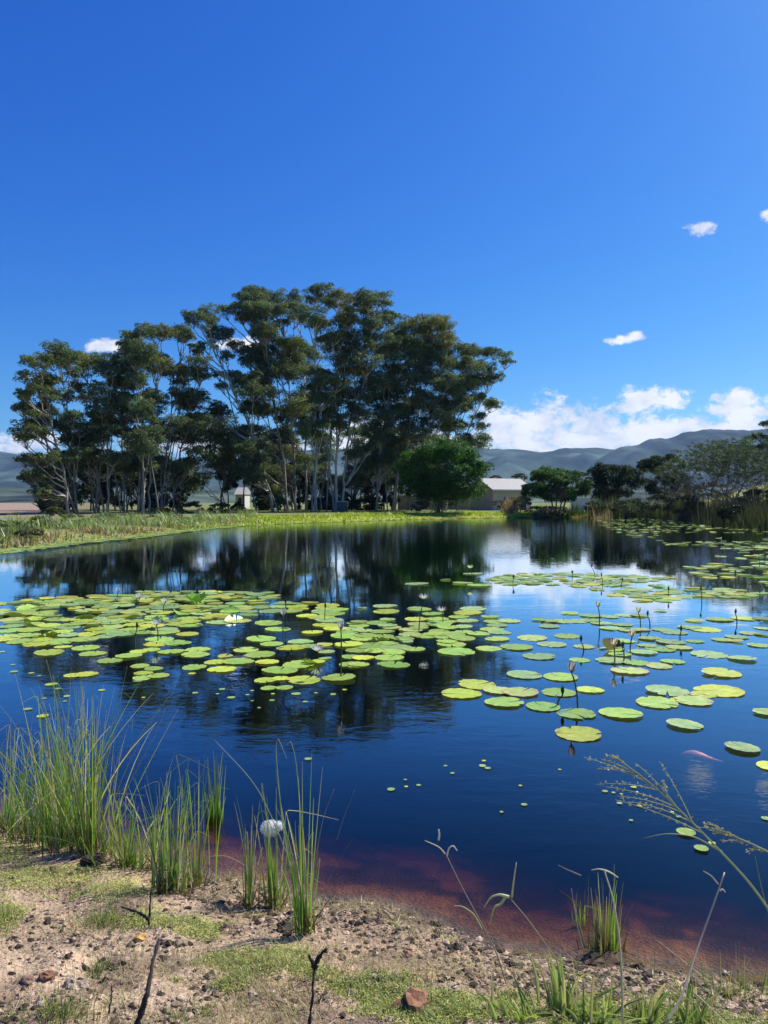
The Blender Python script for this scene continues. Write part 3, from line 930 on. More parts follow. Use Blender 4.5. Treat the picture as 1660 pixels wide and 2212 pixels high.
def twig(p, d, ln, r, lev):
    n = 5
    e = p + d * ln
    pts = bez(p, p + d * ln * .5 + rng.normal(size=3) * ln * .07, e, n)
    T.tube(pts, np.linspace(r, r * .6, n), 5 if lev < 2 else 3, np.array(GREY) * rng.uniform(.7, 1.3))
    if lev == 5:
        return
    for _ in range((4 if lev < 4 else 3) if lev else 10):
        nd = d + rng.normal(size=3) * (.55 if lev else 1.1) * np.array((1.35, 1, .5)) + np.array((0, 0, .12))
        if lev == 0: nd[2] = abs(nd[2]) * .5 + .22
        nd /= np.linalg.norm(nd)
        q = pts[rng.integers(2, n)]
        ql = ln * (rng.uniform(.72, .98) if lev else rng.uniform(1.2, 1.7))
        dome = 8.3 - .085 * (q[0] - bt[0]) ** 2               # the crown keeps a rounded outline
        if q[2] + nd[2] * ql > dome: nd = nd * np.array((1, 1, .05)); ql *= .55
        twig(q, nd, ql, max(.008, r * .55), lev + 1)
        if lev >= 3 and rng.random() < .8:
            tip = q + nd * ql
            up = (tip[2] - bt[2]) / 7.0
            if rng.random() < max(.05, (up - .42) * 3.0) * (1.0 if tip[0] < bt[0] + 1.2 else .75):
                clump(K, tip, rng.uniform(.22, .42), 44, .12, .055, (.085, .125, .035), .7, 2, .3)


twig(bt, np.array((.03, 0, 1.0)), 1.9, .15, 0)
T.build('trunk', M['bark'], root)
K.build('crown', M['leaf'], root)

# tip of a gum at the right edge of the view; its trunk stands outside it
g = dict(b=at_d(1790, 1110, 66), t=at_d(1775, 830, 66), d=66, heads=[(1655, 918, 16), (1640, 942, 14), (1650, 965, 12), (1690, 940, 24), (1740, 880, 30), (1720, 920, 28), (1770, 840, 34), (1800, 880, 30), (1710, 860, 20), (1760, 960, 30)])
g['mid'] = (g['b'] + g['t']) / 2
gum_tree(1, g, .24, .5, 'dark gum tree branch reaching in at the right edge above the bare tree', None)


# ------------------------------------------------------------------ buildings
def quadface(mb, pts, c): mb.add(pts, [tuple(range(len(pts)))], c)


CREAM = (.50, .44, .35)
sx0, sx1, sd = (1058 - 830) / 1598 * 116, (1156 - 830) / 1598 * 116, 116.0
gz = float(height(sx0, sd))
root = empty('farm_shed', ((sx0 + sx1) / 2, sd, gz), 'cream farm shed with pale grey gabled roof between round tree and spreading tree', 'shed')
root_shed = root
ez, rz, dp = 1.9 + 27 / 1598 * sd, 1.9 + 51 / 1598 * sd, 7.0
w = MB()
w.box((sx0, sd, gz - .2), (sx1, sd + dp, ez), CREAM)
w.add([(sx0 + .01, sd, ez), (sx0 + .01, sd + dp, ez), (sx0 + .01, sd + dp / 2, rz - .1)], [(0, 2, 1)], CREAM)
w.add([(sx1 - .01, sd, ez), (sx1 - .01, sd + dp, ez), (sx1 - .01, sd + dp / 2, rz - .1)], [(0, 1, 2)], CREAM)
w.build('wall', M['plaster'], root)
rf = MB()
for (ya, za, yb, zb_) in ((sd - .5, ez - .08, sd + dp / 2, rz), (sd + dp + .5, ez - .08, sd + dp / 2, rz)):
    v = [(sx0 - .4, ya, za), (sx1 + .4, ya, za), (sx1 + .4, yb, zb_), (sx0 - .4, yb, zb_)]
    v += [(x, y, z + .12) for x, y, z in v]
    rf.add(v, [(0, 1, 2, 3), (7, 6, 5, 4), (0, 4, 5, 1), (1, 5, 6, 2), (2, 6, 7, 3), (3, 7, 4, 0)], (.36, .345, .32))
rfo = rf.build('roof', M['roofing'], root)
gt = MB(); gt.box((sx0 - .4, sd - .62, ez - .16), (sx1 + .4, sd - .503, ez - .02), (.75, .73, .70)); gt.build('gutter', M['plaster'], rfo)
q = MB(); q.box((sx0 + 2.0, sd - .04, gz + .9), (sx0 + 2.3, sd - .003, gz + 2.1), (.02, .02, .025)); q.build('window', M['glass'], root)
q = MB(); q.box((sx0 + 5.2, sd - .05, gz), (sx0 + 6.2, sd - .003, gz + 2.2), (.06, .055, .06)); q.build('door', M['plaster'], root)


def low_wall(x0, x1, y, d, top, c, label, name='boundary_wall', piers=4):
    a = (x0 - 830) / 1598 * d; b = (x1 - 830) / 1598 * d
    g0 = float(height(a, d)); z1 = EYE + (1085 - top) / 1598 * d
    r = empty(name, ((a + b) / 2, d, g0), label, 'wall')
    m1 = MB(); m1.box((a, d, g0 - .3), (b, d + .22, z1), c); m1.build('wall', M['plaster'], r)
    for k in range(piers):
        xx = a + (b - a) * k / (piers - 1)
        m2 = MB(); m2.box((xx - .18, d - .05, g0 - .3), (xx + .18, d - .003, z1 + .12), np.array(c) * .9); m2.build('pier', M['plaster'], r)
    m3 = MB(); m3.box((a - .05, d - .06, z1 + .003), (b + .05, d + .28, z1 + .06), np.array(c) * 1.05); m3.build('coping', M['plaster'], r)


low_wall(862, 1026, 0, 124, 1071, (.40, .36, .29), 'cream boundary wall seen between the stems behind the round tree')
low_wall(1236, 1345, 0, 118, 1077, (.60, .58, .53), 'white boundary wall seen under the umbrella trees')
sx0, sx1, sd = (509 - 830) / 1598 * 132, (529 - 830) / 1598 * 132, 132.0
gz = float(height(sx0, sd)); tz = EYE + (1085 - 1068) / 1598 * sd
root = empty('cottage', ((sx0 + sx1) / 2, sd, gz), 'small white cottage glimpsed between trunks right of the single dark trunk', 'cottage')
w = MB(); w.box((sx0, sd, gz - .2), (sx1, sd + 5, tz), (.52, .51, .48)); w.build('wall', M['plaster'], root)
rf = MB(); rf.add([(sx0 - .2, sd - .3, tz + .003), (sx1 + .2, sd - .3, tz + .003), (sx1 + .2, sd + 5.3, tz + .003), (sx0 - .2, sd + 5.3, tz + .003), (sx0 - .2, sd + 2.5, tz + 1.3), (sx1 + .2, sd + 2.5, tz + 1.3)],
                  [(0, 3, 2, 1), (0, 1, 5, 4), (2, 3, 4, 5), (0, 4, 3), (1, 2, 5)], (.35, .33, .32)); rf.build('roof', M['roofing'], root)
q = MB(); q.box((sx0 + .5, sd - .04, gz), (sx0 + 1.1, sd - .003, gz + 2), (.05, .05, .06)); q.build('door', M['plaster'], root)
root_shed.rotation_euler = (0, 0, R(24))
# pump box under the pale trunks
p = at_d(740, 1092, 101); gz = float(height(p[0], p[1]))
root = empty('pump_box', (p[0], p[1], gz), 'small grey green metal pump box at the foot of the white trunks', 'utility box')
q = MB(); q.box((p[0] - .7, p[1], gz), (p[0] + .7, p[1] + .8, gz + 1.35), (.10, .13, .11)); q.build('body', M['plaster'], root)
q = MB(); q.box((p[0] - .8, p[1] - .08, gz + 1.353), (p[0] + .8, p[1] + .88, gz + 1.45), (.55, .62, .62)); q.build('lid', M['plaster'], root)


# ------------------------------------------------------------------ bank vegetation far off (nobody could count it)
def hvar_(n, h): return np.ones(n)


def blades(mb, P, h, w, lean, colr, var=.25, seg=3, tipc=None):
    """tapering upright blades at the points P, H tall"""
    n = len(P)
    h = h * rng.uniform(.5, 1.25, n) * np.clip(.85 + 1.3 * vnoise(P[:, 0], P[:, 1], 1.1) + .9 * vnoise(P[:, 0], P[:, 1], 3.1), .3, 1.7) * hvar_(n, h)
    a = rng.uniform(0, 2 * math.pi, n)
    dirn = np.stack([np.cos(a), np.sin(a), np.zeros(n)], 1)
    side = np.stack([-np.sin(a + rng.normal(size=n) * .8), np.cos(a), np.zeros(n)], 1)
    le = lean * rng.uniform(.1, 1.4, n)
    cc = np.array(colr) * (1 + rng.normal(size=(n, 1)) * var) * (1 + rng.normal(size=(n, 3)) * .08)
    prevc = P; prevw = w * np.ones(n)
    for s in range(1, seg + 1):
        t = s / seg
        c = P + np.array((0, 0, 1)) * (h * t)[:, None] * 1.0 + dirn * (le * h * t * t)[:, None]
        ww = w * (1 - t) + w * .06
        ww = ww * np.ones(n)
        Q = np.stack([prevc - side * prevw[:, None] / 2, prevc + side * prevw[:, None] / 2, c + side * ww[:, None] / 2, c - side * ww[:, None] / 2], 1)
        k = cc if tipc is None else cc * (1 - t) + np.array(tipc) * t
        mb.quads(Q, np.clip(k, .005, 1))
        prevc, prevw = c, ww


def shore_points(pxa, pxb, inner, outer, n, dmax=140):
    """n points on the far land between two sight lines, INNER to OUTER metres from the water edge"""
    out = []
    while len(out) < n:
        px = rng.uniform(pxa, pxb, 4000)
        d = rng.uniform(25, dmax, 4000)
        x = (px - 830) / 1598 * d
        s = sdist(x, d)
        k = (s > inner) & (s < outer)
        P = np.stack([x[k], d[k], height(x[k], d[k]) - .03], 1)
        out += list(P)
    return np.array(out[:n])


q = MB()
P = shore_points(-60, 1700, -.1, 7, 26000)
rel = P[:, 0] / P[:, 1]
k = rng.random(len(P)) < np.where(rel < -.28, .22, 1)
P = P[k]; lf = P[:, 0] / P[:, 1] < -.2
blades(q, P[~lf], .30, .10, .5, (.34, .40, .05), .25, 2)
blades(q, P[lf], .26, .08, .8, (.23, .27, .09), .35, 2)
tag(q.build('grass', M['reed']), 'bright green grass along the far bank', 'grass', kind='stuff')
q = MB()
P = shore_points(-60, 560, .8, 7, 5200, 80)
P = P[(vnoise(P[:, 0], P[:, 1], 2.6) + .5 * vnoise(P[:, 0], P[:, 1], .9)) > .04]
blades(q, P, .70, .06, .9, (.24, .30, .12), .4, 3)
P = shore_points(-60, 600, .1, 3, 2600, 80)
P = P[vnoise(P[:, 0] + 40, P[:, 1], 2.2) > .08]
blades(q, P, .35, .07, .9, (.26, .17, .10), .35, 3)
tag(q.build('bank_rushes', M['reed']), 'rushes and dry weeds on the left bank', 'rushes', kind='stuff')
q = MB()
P = shore_points(1470, 1800, -1.5, 9, 6500, 85)
blades(q, P, 2.0, .07, .22, (.035, .055, .020), .4, 4, (.06, .055, .03))
P = shore_points(1280, 1500, -.8, 5, 5200, 110)
blades(q, P, 1.7, .08, .22, (.05, .08, .028), .4, 4, (.08, .085, .045))
P = shore_points(1560, 1800, -1.8, 3, 2200, 85)
blades(q, P, 1.1, .06, .3, (.07, .085, .028), .35, 4)
P = shore_points(1380, 1800, 2, 9, 700, 100)
blades(q, P, 2.5, .10, .15, (.11, .08, .06), .3, 4, (.20, .15, .12))
P = shore_points(1150, 1300, -.3, 2.5, 900, 110)
blades(q, P, 1.0, .07, .3, (.05, .08, .03), .35, 3)
tag(q.build('reeds', M['reed']), 'dark reed bed along the right bank', 'reeds', kind='stuff')
for x, d, l in ((1177, 92, 'tall dry reed clump with brown plumes before the spreading tree'), (1103, 95, 'dry reed clump with tan plumes before the shed wall'), (1300, 88, 'green and tan reed clump at the end of the lily fringe')):
    b = at_d(x, 1110, d); b[2] = float(height(b[0], b[1]))
    q = MB()
    P = b + rng.normal(size=(260, 3)) * np.array((.55, .5, 0))
    blades(q, P, 2.7, .07, .3, (.24, .17, .10), .3, 4, (.42, .29, .20))
    tag(q.build('reed_clump', M['reed'], loc=b), l, 'reeds', 'plumed reed clumps on the far bank')

# ------------------------------------------------------------------ air
q = MB(); q.box((-7000, -400, -9), (7000, 6300, 420))
hm, T_, out_ = newmat('haze')
pv = T_.n('ShaderNodeVolumePrincipled')
pv.inputs['Color'].default_value = (.36, .60, 1.0, 1)
pv.inputs['Density'].default_value = 5.5e-5
pv.inputs['Anisotropy'].default_value = .2
T_.l(pv.outputs[0], out_.inputs['Volume'])
tag(q.build('haze', hm), kind='stuff')


# ------------------------------------------------------------------ water lilies
def pad_mesh(name, mat, kind, seed):
    """a round lily leaf of radius 1 with its slit, wavy rim and, when KIND is 'curled', an edge folded up"""
    r_ = np.random.default_rng(seed)
    nr, na = 6, 64
    slit = r_.uniform(.03, .09)
    ph = r_.uniform(0, 6.28, 5)
    th = np.linspace(slit, 2 * math.pi - slit, na)
    V = [(0, 0, 0)]; F = []
    for i in range(1, nr + 1):
        t = i / nr
        rad = t * (1 + t * t * (.016 * np.sin(3 * th + ph[0]) + .008 * np.sin(7 * th + ph[1]) + .012 * np.sin(21 * th + ph[2])))
        if t > .8:                                         # bites and tears in the rim
            for q_ in range(2):
                w0 = ph[q_] + 1.3 * q_
                rad = rad - (.10 + .07 * (seed % 4)) * np.exp(-((np.mod(th - w0 + math.pi, 2 * math.pi) - math.pi) / .08) ** 2) * (t - .8) / .2 * (seed % 3 > 0)
        z = .012 * t * t * np.sin(2 * th + ph[3]) + .022 * (t > .95) * (.6 + .6 * np.sin(11 * th + ph[4])) + .015 * t ** 4
        z = z + .012 * np.abs(np.sin(th * 9)) * t
        x, y = rad * np.cos(th), rad * np.sin(th)
        if kind == 'curled':
            k = np.clip(x * math.cos(ph[0]) + y * math.sin(ph[0]) - .25, 0, 1)
            z = z + .75 * k ** 1.5
            x = x - math.cos(ph[0]) * k * .45; y = y - math.sin(ph[0]) * k * .45
        V += list(zip(x, y, z))
    for j in range(na - 1):
        F.append((0, 1 + j, 2 + j))
    for i in range(nr - 1):
        a, b = 1 + i * na, 1 + (i + 1) * na
        for j in range(na - 1):
            F.append((a + j, b + j, b + j + 1, a + j + 1))
    me = bpy.data.meshes.new(name)
    me.from_pydata([tuple(map(float, v)) for v in V], [], F)
    me.polygons.foreach_set('use_smooth', [True] * len(F))
    me.materials.append(M[mat])
    me.update()
    return me


PADM = {}
for m_ in ('pad_green', 'pad_yellow', 'pad_grey', 'pad_pink'):
    PADM[m_] = [pad_mesh('lily_pad', m_, 'flat', 10 + k) for k in range(6)]
    PADM[m_ + '_c'] = [pad_mesh('lily_pad', m_, 'curled', 30 + k) for k in range(3)]

PADS = []      # (x, y, wpx, material, label, group, curled, z)
G, YL, GR, PK = 'pad_green', 'pad_yellow', 'pad_grey', 'pad_pink'
placed = []    # (x, y, r) in metres


def pad(x, y, w, m, label, group, curled=False, z=None, grow=1.0):
    p = at_z(x, y, 0)
    r = min(w / 1598 * p[1] / 2 * grow, .30)
    PADS.append([p, r, m, label, group, curled, z])
    placed.append((p[0], p[1], r))


# single leaves of the near right, each with its own words
for x, y, w, m, l in [
    (1250, 1587, 104, YL, 'bright yellow round pad floating nearest the bank of all, alone'),
    (1246, 1543, 90, G, 'pale green pad directly behind the bright yellow nearest one, flower stems rising beyond it'),
    (1342, 1543, 98, G, 'long oval pad with a dark crease touching the right side of the flower stem pad'),
    (1480, 1568, 80, GR, 'lone grey green pad right of the creased one with a torn tail'),
    (1605, 1618, 78, GR, 'lone green pad beside the carp near the right edge'),
    (1657, 1541, 60, G, 'pad cut by the right edge, level with the creased oval one'),
    (1664, 1657, 56, YL, 'yellow green pad cut by the right edge below the carp'),
    (1174, 1528, 77, G, 'notched pad left of the flower stem pad'),
    (1090, 1519, 90, G, 'front left pad of the row under the lilac bud'),
    (997, 1500, 92, YL, 'yellow green leftmost pad of the isolated near group'),
    (1031, 1480, 85, YL, 'pad lying behind the leftmost one of the isolated near group'),
    (1125, 1497, 84, PK, 'pinkish edged pad overlapped in the middle of the isolated near group'),
    (1078, 1493, 74, PK, 'pink tinged pad overlapping its left neighbour in the isolated near group'),
    (1208, 1497, 77, G, 'green pad under the dark slanting bud'),
    (1275, 1491, 66, YL, 'yellowish pad right of the tall lilac flower stem'),
    (1134, 1459, 80, GR, 'grey green oval pad alone above the isolated near group'),
    (1212, 1464, 77, G, 'rippled green pad under the tall lilac flower'),
    (1165, 1419, 75, GR, 'thin grey oval pad alone on open blue water'),
    (1559, 1456, 90, YL, 'yellow rimmed oval pad alone on the right'),
    (1442, 1495, 92, GR, 'grey backed pad at the left end of the right hand cluster'),
    (1553, 1494, 108, YL, 'largest yellow pad of the right hand cluster'),
    (1522, 1501, 62, YL, 'golden pad wedged in the right hand cluster'),
    (1420, 1520, 92, G, 'green pad with dark slit in front of the grey backed one'),
    (1500, 1516, 84, PK, 'mottled pad at the front of the right hand cluster'),
    (1475, 1514, 52, YL, 'small pad between the mottled and the green slit pads of the right cluster'),
    (1360, 1450, 84, PK, 'pad with an orange patch at the front of the dark leaf group'),
    (1532, 1415, 80, GR, 'long grey pad right of the dark leaf group'),
    (1604, 1424, 62, GR, 'small grey pad trailing right of the long grey one'),
    (1641, 1395, 50, G, 'green pad near the right edge above the yellow rimmed one'),
    (732, 1466, 75, G, 'pale green pad at the front right of the left bed, dark stem behind it'),
    (657, 1470, 75, YL, 'bright yellow green pad beside the pale front one of the left bed'),
    (574, 1471, 52, YL, 'yellow pad left of the bright one at the front of the left bed'),
    (606, 1467, 40, YL, 'small yellow pad squeezed between two at the front of the left bed'),
    (581, 1487, 38, G, 'small front left one of a touching pair in front of the left bed'),
    (615, 1487, 40, G, 'small front right one of a touching pair in front of the left bed'),
    (605, 1449, 77, G, 'broad green pad above the yellow front row of the left bed'),
    (645, 1437, 72, G, 'broad green pad overlapping up and right of the front row of the left bed'),
    (677, 1433, 56, YL, 'yellow pad whose right edge is lifted off the water'),
    (765, 1437, 65, G, 'green pad below the tall dark stem in the left bed'),
    (851, 1437, 72, G, 'rightmost round green pad along the front of the left bed'),
    (106, 1412, 64, YL, 'yellow pad alone in front of the far left end of the left bed'),
    (158, 1460, 44, YL, 'left one of the two yellow pads behind the reeds'),
    (187, 1458, 52, YL, 'right one of the two yellow pads behind the reeds'),
    (111, 1480, 28, G, 'little pad below the two yellow ones behind the reeds'),
    (901, 1262, 62, GR, 'thin pale pad alone on dark reflections left of the far band'),
    (1022, 1240, 56, GR, 'thin pale pad under the far white flower'),
    (1555, 1163, 16, YL, 'tiny bright yellow clump leaf standing up in the far right pads')]:
    pad(x, y, w, m, l, None, curled=(x in (677, 1555)))

GP = {
    'mid': ('green pad of the loose group around the dark upright leaf', 'loose right hand lily pad group'),
    'rm': ('flat pale pad strewn over open water right of the dark upright leaf', 'strewn right hand lily pads'),
    'up': ('pad of the thin line on blue water under the three tall buds', 'thin line of lily pads on blue water'),
    'lf': ('pad along the ragged front fringe of the left lily bed', 'front fringe of the left lily bed'),
    'lb': ('crowded pad of the dense yellow green left lily bed', 'dense left lily bed'),
    'cb': ('crowded pad in the right wing of the left lily bed', 'right wing of the left lily bed'),
    'fb': ('small far pad of the pale band below the cloud reflection', 'pale far band of lily pads'),
    'fr': ('small far pad in the strewn patch at the right edge', 'far right patch of lily pads'),
}


def padg(lst, key, mats):
    for k, (x, y, w) in enumerate(lst):
        pad(x, y, w, mats[k % len(mats)], GP[key][0], GP[key][1], grow={'mid': .86, 'rm': .86, 'up': .82, 'cb': .9}.get(key, 1))


padg([(1253, 1427, 52), (1322, 1428, 84), (1375, 1433, 70), (1262, 1398, 54), (1322, 1403, 66), (1390, 1410, 75), (1427, 1403, 75), (1468, 1400, 68), (1405, 1380, 60), (1450, 1388, 75), (1502, 1386, 50),
      (1424, 1440, 70), (1454, 1430, 62), (1193, 1393, 75), (1225, 1375, 70), (1150, 1379, 84), (1345, 1350, 56), (1322, 1358, 66), (1360, 1362, 60), (1386, 1361, 50), (1350, 1385, 60), (1400, 1395, 55), (1340, 1415, 60)], 'mid', [G, GR, G, PK])
padg([(1457, 1367, 70), (1430, 1361, 50), (1490, 1356, 60), (1525, 1361, 78), (1592, 1377, 60), (1562, 1383, 56), (1622, 1369, 58), (1589, 1386, 40), (1652, 1358, 50), (1555, 1339, 70), (1502, 1342, 50), (1611, 1337, 72), (1648, 1338, 50), (1648, 1372, 40)], 'rm', [GR, G, GR, YL])
padg([(1187, 1354, 56), (1217, 1343, 72), (1187, 1343, 50), (1247, 1343, 60), (1277, 1341, 60), (1300, 1347, 60), (1232, 1326, 48), (1277, 1331, 60), (1315, 1333, 56), (1352, 1330, 56), (1382, 1331, 50), (1427, 1320, 34), (1165, 1340, 40)], 'up', [GR, G, GR])
padg([(185, 1401, 57), (137, 1398, 40), (200, 1413, 62), (237, 1429, 60), (278, 1418, 60), (300, 1409, 40), (328, 1405, 40), (370, 1409, 60), (382, 1390, 60), (337, 1393, 52), (345, 1383, 62), (302, 1440, 42), (332, 1446, 42), (310, 1455, 44),
      (342, 1461, 50), (307, 1466, 42), (297, 1475, 20), (80, 1392, 64), (428, 1404, 60), (422, 1415, 62), (420, 1442, 54), (480, 1447, 67), (487, 1420, 34), (515, 1430, 72), (532, 1405, 55), (577, 1431, 55), (562, 1415, 70), (702, 1425, 30),
      (760, 1420, 50), (785, 1422, 50), (776, 1437, 50), (783, 1422, 50), (841, 1422, 70), (465, 1432, 50), (987, 1409, 82), (1056, 1402, 60), (1116, 1399, 72)], 'lf', [G, YL, G, G])
padg([(565, 1381, 75), (587, 1392, 60), (650, 1387, 65), (630, 1400, 72), (668, 1397, 50), (702, 1395, 40), (705, 1409, 46), (675, 1367, 58), (600, 1360, 70), (580, 1347, 68), (475, 1345, 70), (405, 1371, 57), (395, 1390, 45),
      (717, 1326, 68), (712, 1340, 72), (705, 1351, 70), (768, 1347, 50), (783, 1315, 26), (832, 1310, 62), (835, 1322, 66), (906, 1317, 62), (936, 1327, 56), (1023, 1316, 66), (1011, 1325, 72), (776, 1345, 44), (838, 1340, 40), (838, 1352, 50),
      (900, 1338, 60), (945, 1338, 60), (895, 1403, 60), (856, 1400, 80), (963, 1253, 28), (1000, 1260, 52), (1036, 1265, 60)], 'cb', [G, G, GR, YL])


def inpoly(px, py, pg):
    c = False
    for i in range(len(pg)):
        (x1_, y1_), (x2_, y2_) = pg[i], pg[(i + 1) % len(pg)]
        if (y1_ > py) != (y2_ > py) and px < (x2_ - x1_) * (py - y1_) / (y2_ - y1_) + x1_: c = not c
    return c


def fill(pg, key, n, r0, r1, mats, over=.72, curl=.04, tries=30000, wts=None):
    rr = random.Random(len(PADS))
    xs_ = [p[0] for p in pg]; ys_ = [p[1] for p in pg]
    zs = [(at_z(0, min(ys_), 0)[1]), at_z(0, max(ys_), 0)[1]]
    k = 0
    for _ in range(tries):
        if k >= n: break
        d = rr.uniform(zs[1], zs[0])
        x = rr.uniform(min(xs_), max(xs_))
        y = 1085.0 + 1598 * EYE / d
        if not inpoly(x, y, pg): continue
        p = at_z(x, y, 0); r = rr.uniform(r0, r1)
        if any((p[0] - a) ** 2 + (p[1] - b) ** 2 < ((r + c) * over) ** 2 for a, b, c in placed): continue
        m = rr.choices(mats, wts)[0]
        PADS.append([p, r, m, GP[key][0], GP[key][1], rr.random() < curl, None]); placed.append((p[0], p[1], r)); k += 1
    return k


ctr = []
ctr.append(fill([(-80, 1310), (0, 1302), (60, 1292), (90, 1288), (230, 1286), (300, 1280), (470, 1277), (590, 1280), (606, 1287), (560, 1300), (560, 1335), (480, 1350), (400, 1352), (380, 1366), (250, 1375), (200, 1390), (130, 1396), (80, 1390), (0, 1385), (-80, 1385)], 'lb', 190, .15, .23, [G, YL, GR, PK], .60, .18, wts=(5, 4, 2, 1)))
ctr.append(fill([(720, 1350), (780, 1343), (860, 1350), (900, 1333), (960, 1333), (1050, 1330), (1110, 1338), (1085, 1355), (1100, 1382), (1040, 1386), (1010, 1396), (960, 1396), (940, 1384), (880, 1374), (870, 1395), (900, 1410), (780, 1415), (740, 1400), (725, 1375)], 'cb', 48, .15, .21, [G, YL, GR, PK], .60, .05, wts=(6, 2, 2, 1)))
ctr.append(fill([(560, 1300), (700, 1302), (730, 1318), (690, 1338), (560, 1332)], 'cb', 16, .17, .24, [G, YL, GR], .62))
nA = len(PADS)
band = fill([(1060, 1252), (1100, 1241), (1240, 1238), (1330, 1243), (1450, 1248), (1420, 1257), (1310, 1260), (1260, 1270), (1180, 1262), (1080, 1264)], 'fb', 72, .15, .22, [G, GR, GR, YL], .66, .10)
band += fill([(1250, 1263), (1330, 1260), (1400, 1264), (1480, 1268), (1640, 1278), (1700, 1290), (1560, 1292), (1500, 1288), (1430, 1302), (1370, 1298), (1320, 1285)], 'fb', 45, .15, .22, [G, GR, GR, YL], .72, .08)
fill([(1470, 1228), (1560, 1212), (1620, 1200), (1720, 1180), (1740, 1262), (1660, 1264), (1560, 1252), (1500, 1250)], 'fr', 60, .16, .24, [G, GR, YL, GR], .72, .15)

order = sorted(range(len(PADS)), key=lambda i: -PADS[i][1] / PADS[i][0][1] ** 1.5)
LM = []
first = [i for i in order if PADS[i][4] is None] + [i for i in order if PADS[i][4] is not None]
indiv, rest = first[:300], first[300:]
MARKS = [(357, 1322, 'the large lilac lily'), (338, 1385, 'the green stemmed lilac lily'), (296, 1403, 'the closed tan bud'), (617, 1395, 'the leaning small lily'), (735, 1462, 'the dark stemmed bud'), (905, 1362, 'the tall white lily'),
         (955, 1345, 'the pale wide open lily'), (687, 1425, 'the low bluish lily'), (703, 1340, 'the thin dark rear bud'), (617, 1345, 'the dark bud at the bed back'), (255, 1290, 'the small brownish lily'), (1023, 1253, 'the far whitish lily'),
         (1285, 1243, 'the spiky seed head'), (1237, 1250, 'the squat seed head'), (1515, 1300, 'the lone mirrored bud'), (1293, 1352, 'the thin half open lily'), (1382, 1356, 'the close bud pair'), (1326, 1402, 'the dark upright leaf'),
         (1640, 1225, 'the right buds'), (158, 1460, 'the two reed-side pads'), (1559, 1456, 'the lone yellow rimmed pad'), (1165, 1419, 'the lone thin grey pad'), (605, 1449, 'the broad front green pad'), (0, 1385, 'the left frame edge water'),
         (100, 1340, 'the left bed centre'), (851, 1437, 'the front round pad'), (1555, 1163, 'the bright yellow clump'), (425, 1303, 'the upstanding green leaves')]
MW = [(at_z(a, b, 0)[:2], c) for a, b, c in MARKS]
CN = {G: 'green', YL: 'yellowish', GR: 'grey green', PK: 'pink tinged'}
buckets = {}
for i in indiv:
    p, r, m, label, group, curled, z = PADS[i]
    if group is None: continue
    k = min(range(len(MW)), key=lambda q_: math.hypot(p[0] - MW[q_][0][0], p[1] - MW[q_][0][1]))
    dx, dy = p[0] - MW[k][0][0], p[1] - MW[k][0][1]
    side = ('right' if dx > 0 else 'left') if abs(dx) > abs(dy) else ('far' if dy > 0 else 'near')
    buckets.setdefault((k, side), []).append((math.hypot(dx, dy), i))
CARD = ['closest', 'second closest', 'third closest', 'fourth closest', 'fifth closest', 'sixth closest', 'seventh closest', 'eighth closest', 'ninth closest', 'tenth closest'] + [o_ + ' closest' for o_ in ORD[10:]]
for (k, side), lst in buckets.items():
    for n_, (_d, i) in enumerate(sorted(lst)):
        PADS[i][3] = ' '.join(f"{CN[PADS[i][2]]} pad {CARD[n_]} on the {side} side of {MW[k][1].replace('the ', '')}".split()[:16])
prng = random.Random(3)
for i in indiv:
    p, r, m, label, group, curled, z = PADS[i]
    me = prng.choice(PADM[m + ('_c' if curled else '')])
    o = bpy.data.objects.new('lily_pad', me)
    o.location = (float(p[0]), float(p[1]), .002 + prng.random() * .008)
    o.rotation_euler = (prng.uniform(-.03, .03), prng.uniform(-.03, .03), prng.uniform(0, 6.28))
    r *= .95
    if group is None and prng.random() < .3: o.rotation_euler = (prng.uniform(-.07, .07), prng.uniform(-.07, .07), prng.uniform(0, 6.28)); o.location.z = .014
    o.scale = (r, r * prng.uniform(.92, 1.08), r * .8)
    col.objects.link(o)
    tag(o, label, 'lily pad', group)

# pads past the three hundred, and the far mats under the reeds and along the banks
mb = MB()
PC = [(.24, .36, .10), (.30, .38, .12), (.40, .42, .08), (.22, .33, .13)]


def simple_pad(p, r, c):
    n = 12
    a0 = rng.uniform(0, 6.28)
    th = a0 + np.linspace(.15, 6.13, n)
    tilt = rng.normal(size=2) * .03
    V = [(p[0], p[1], .012)] + [(p[0] + r * math.cos(t), p[1] + r * math.sin(t), .014 + r * (math.cos(t) * tilt[0] + math.sin(t) * tilt[1]) + .01 * rng.random()) for t in th]
    mb.add(V, [(0, j, j + 1) for j in range(1, n)], np.array(c) * rng.uniform(.7, 1.25))


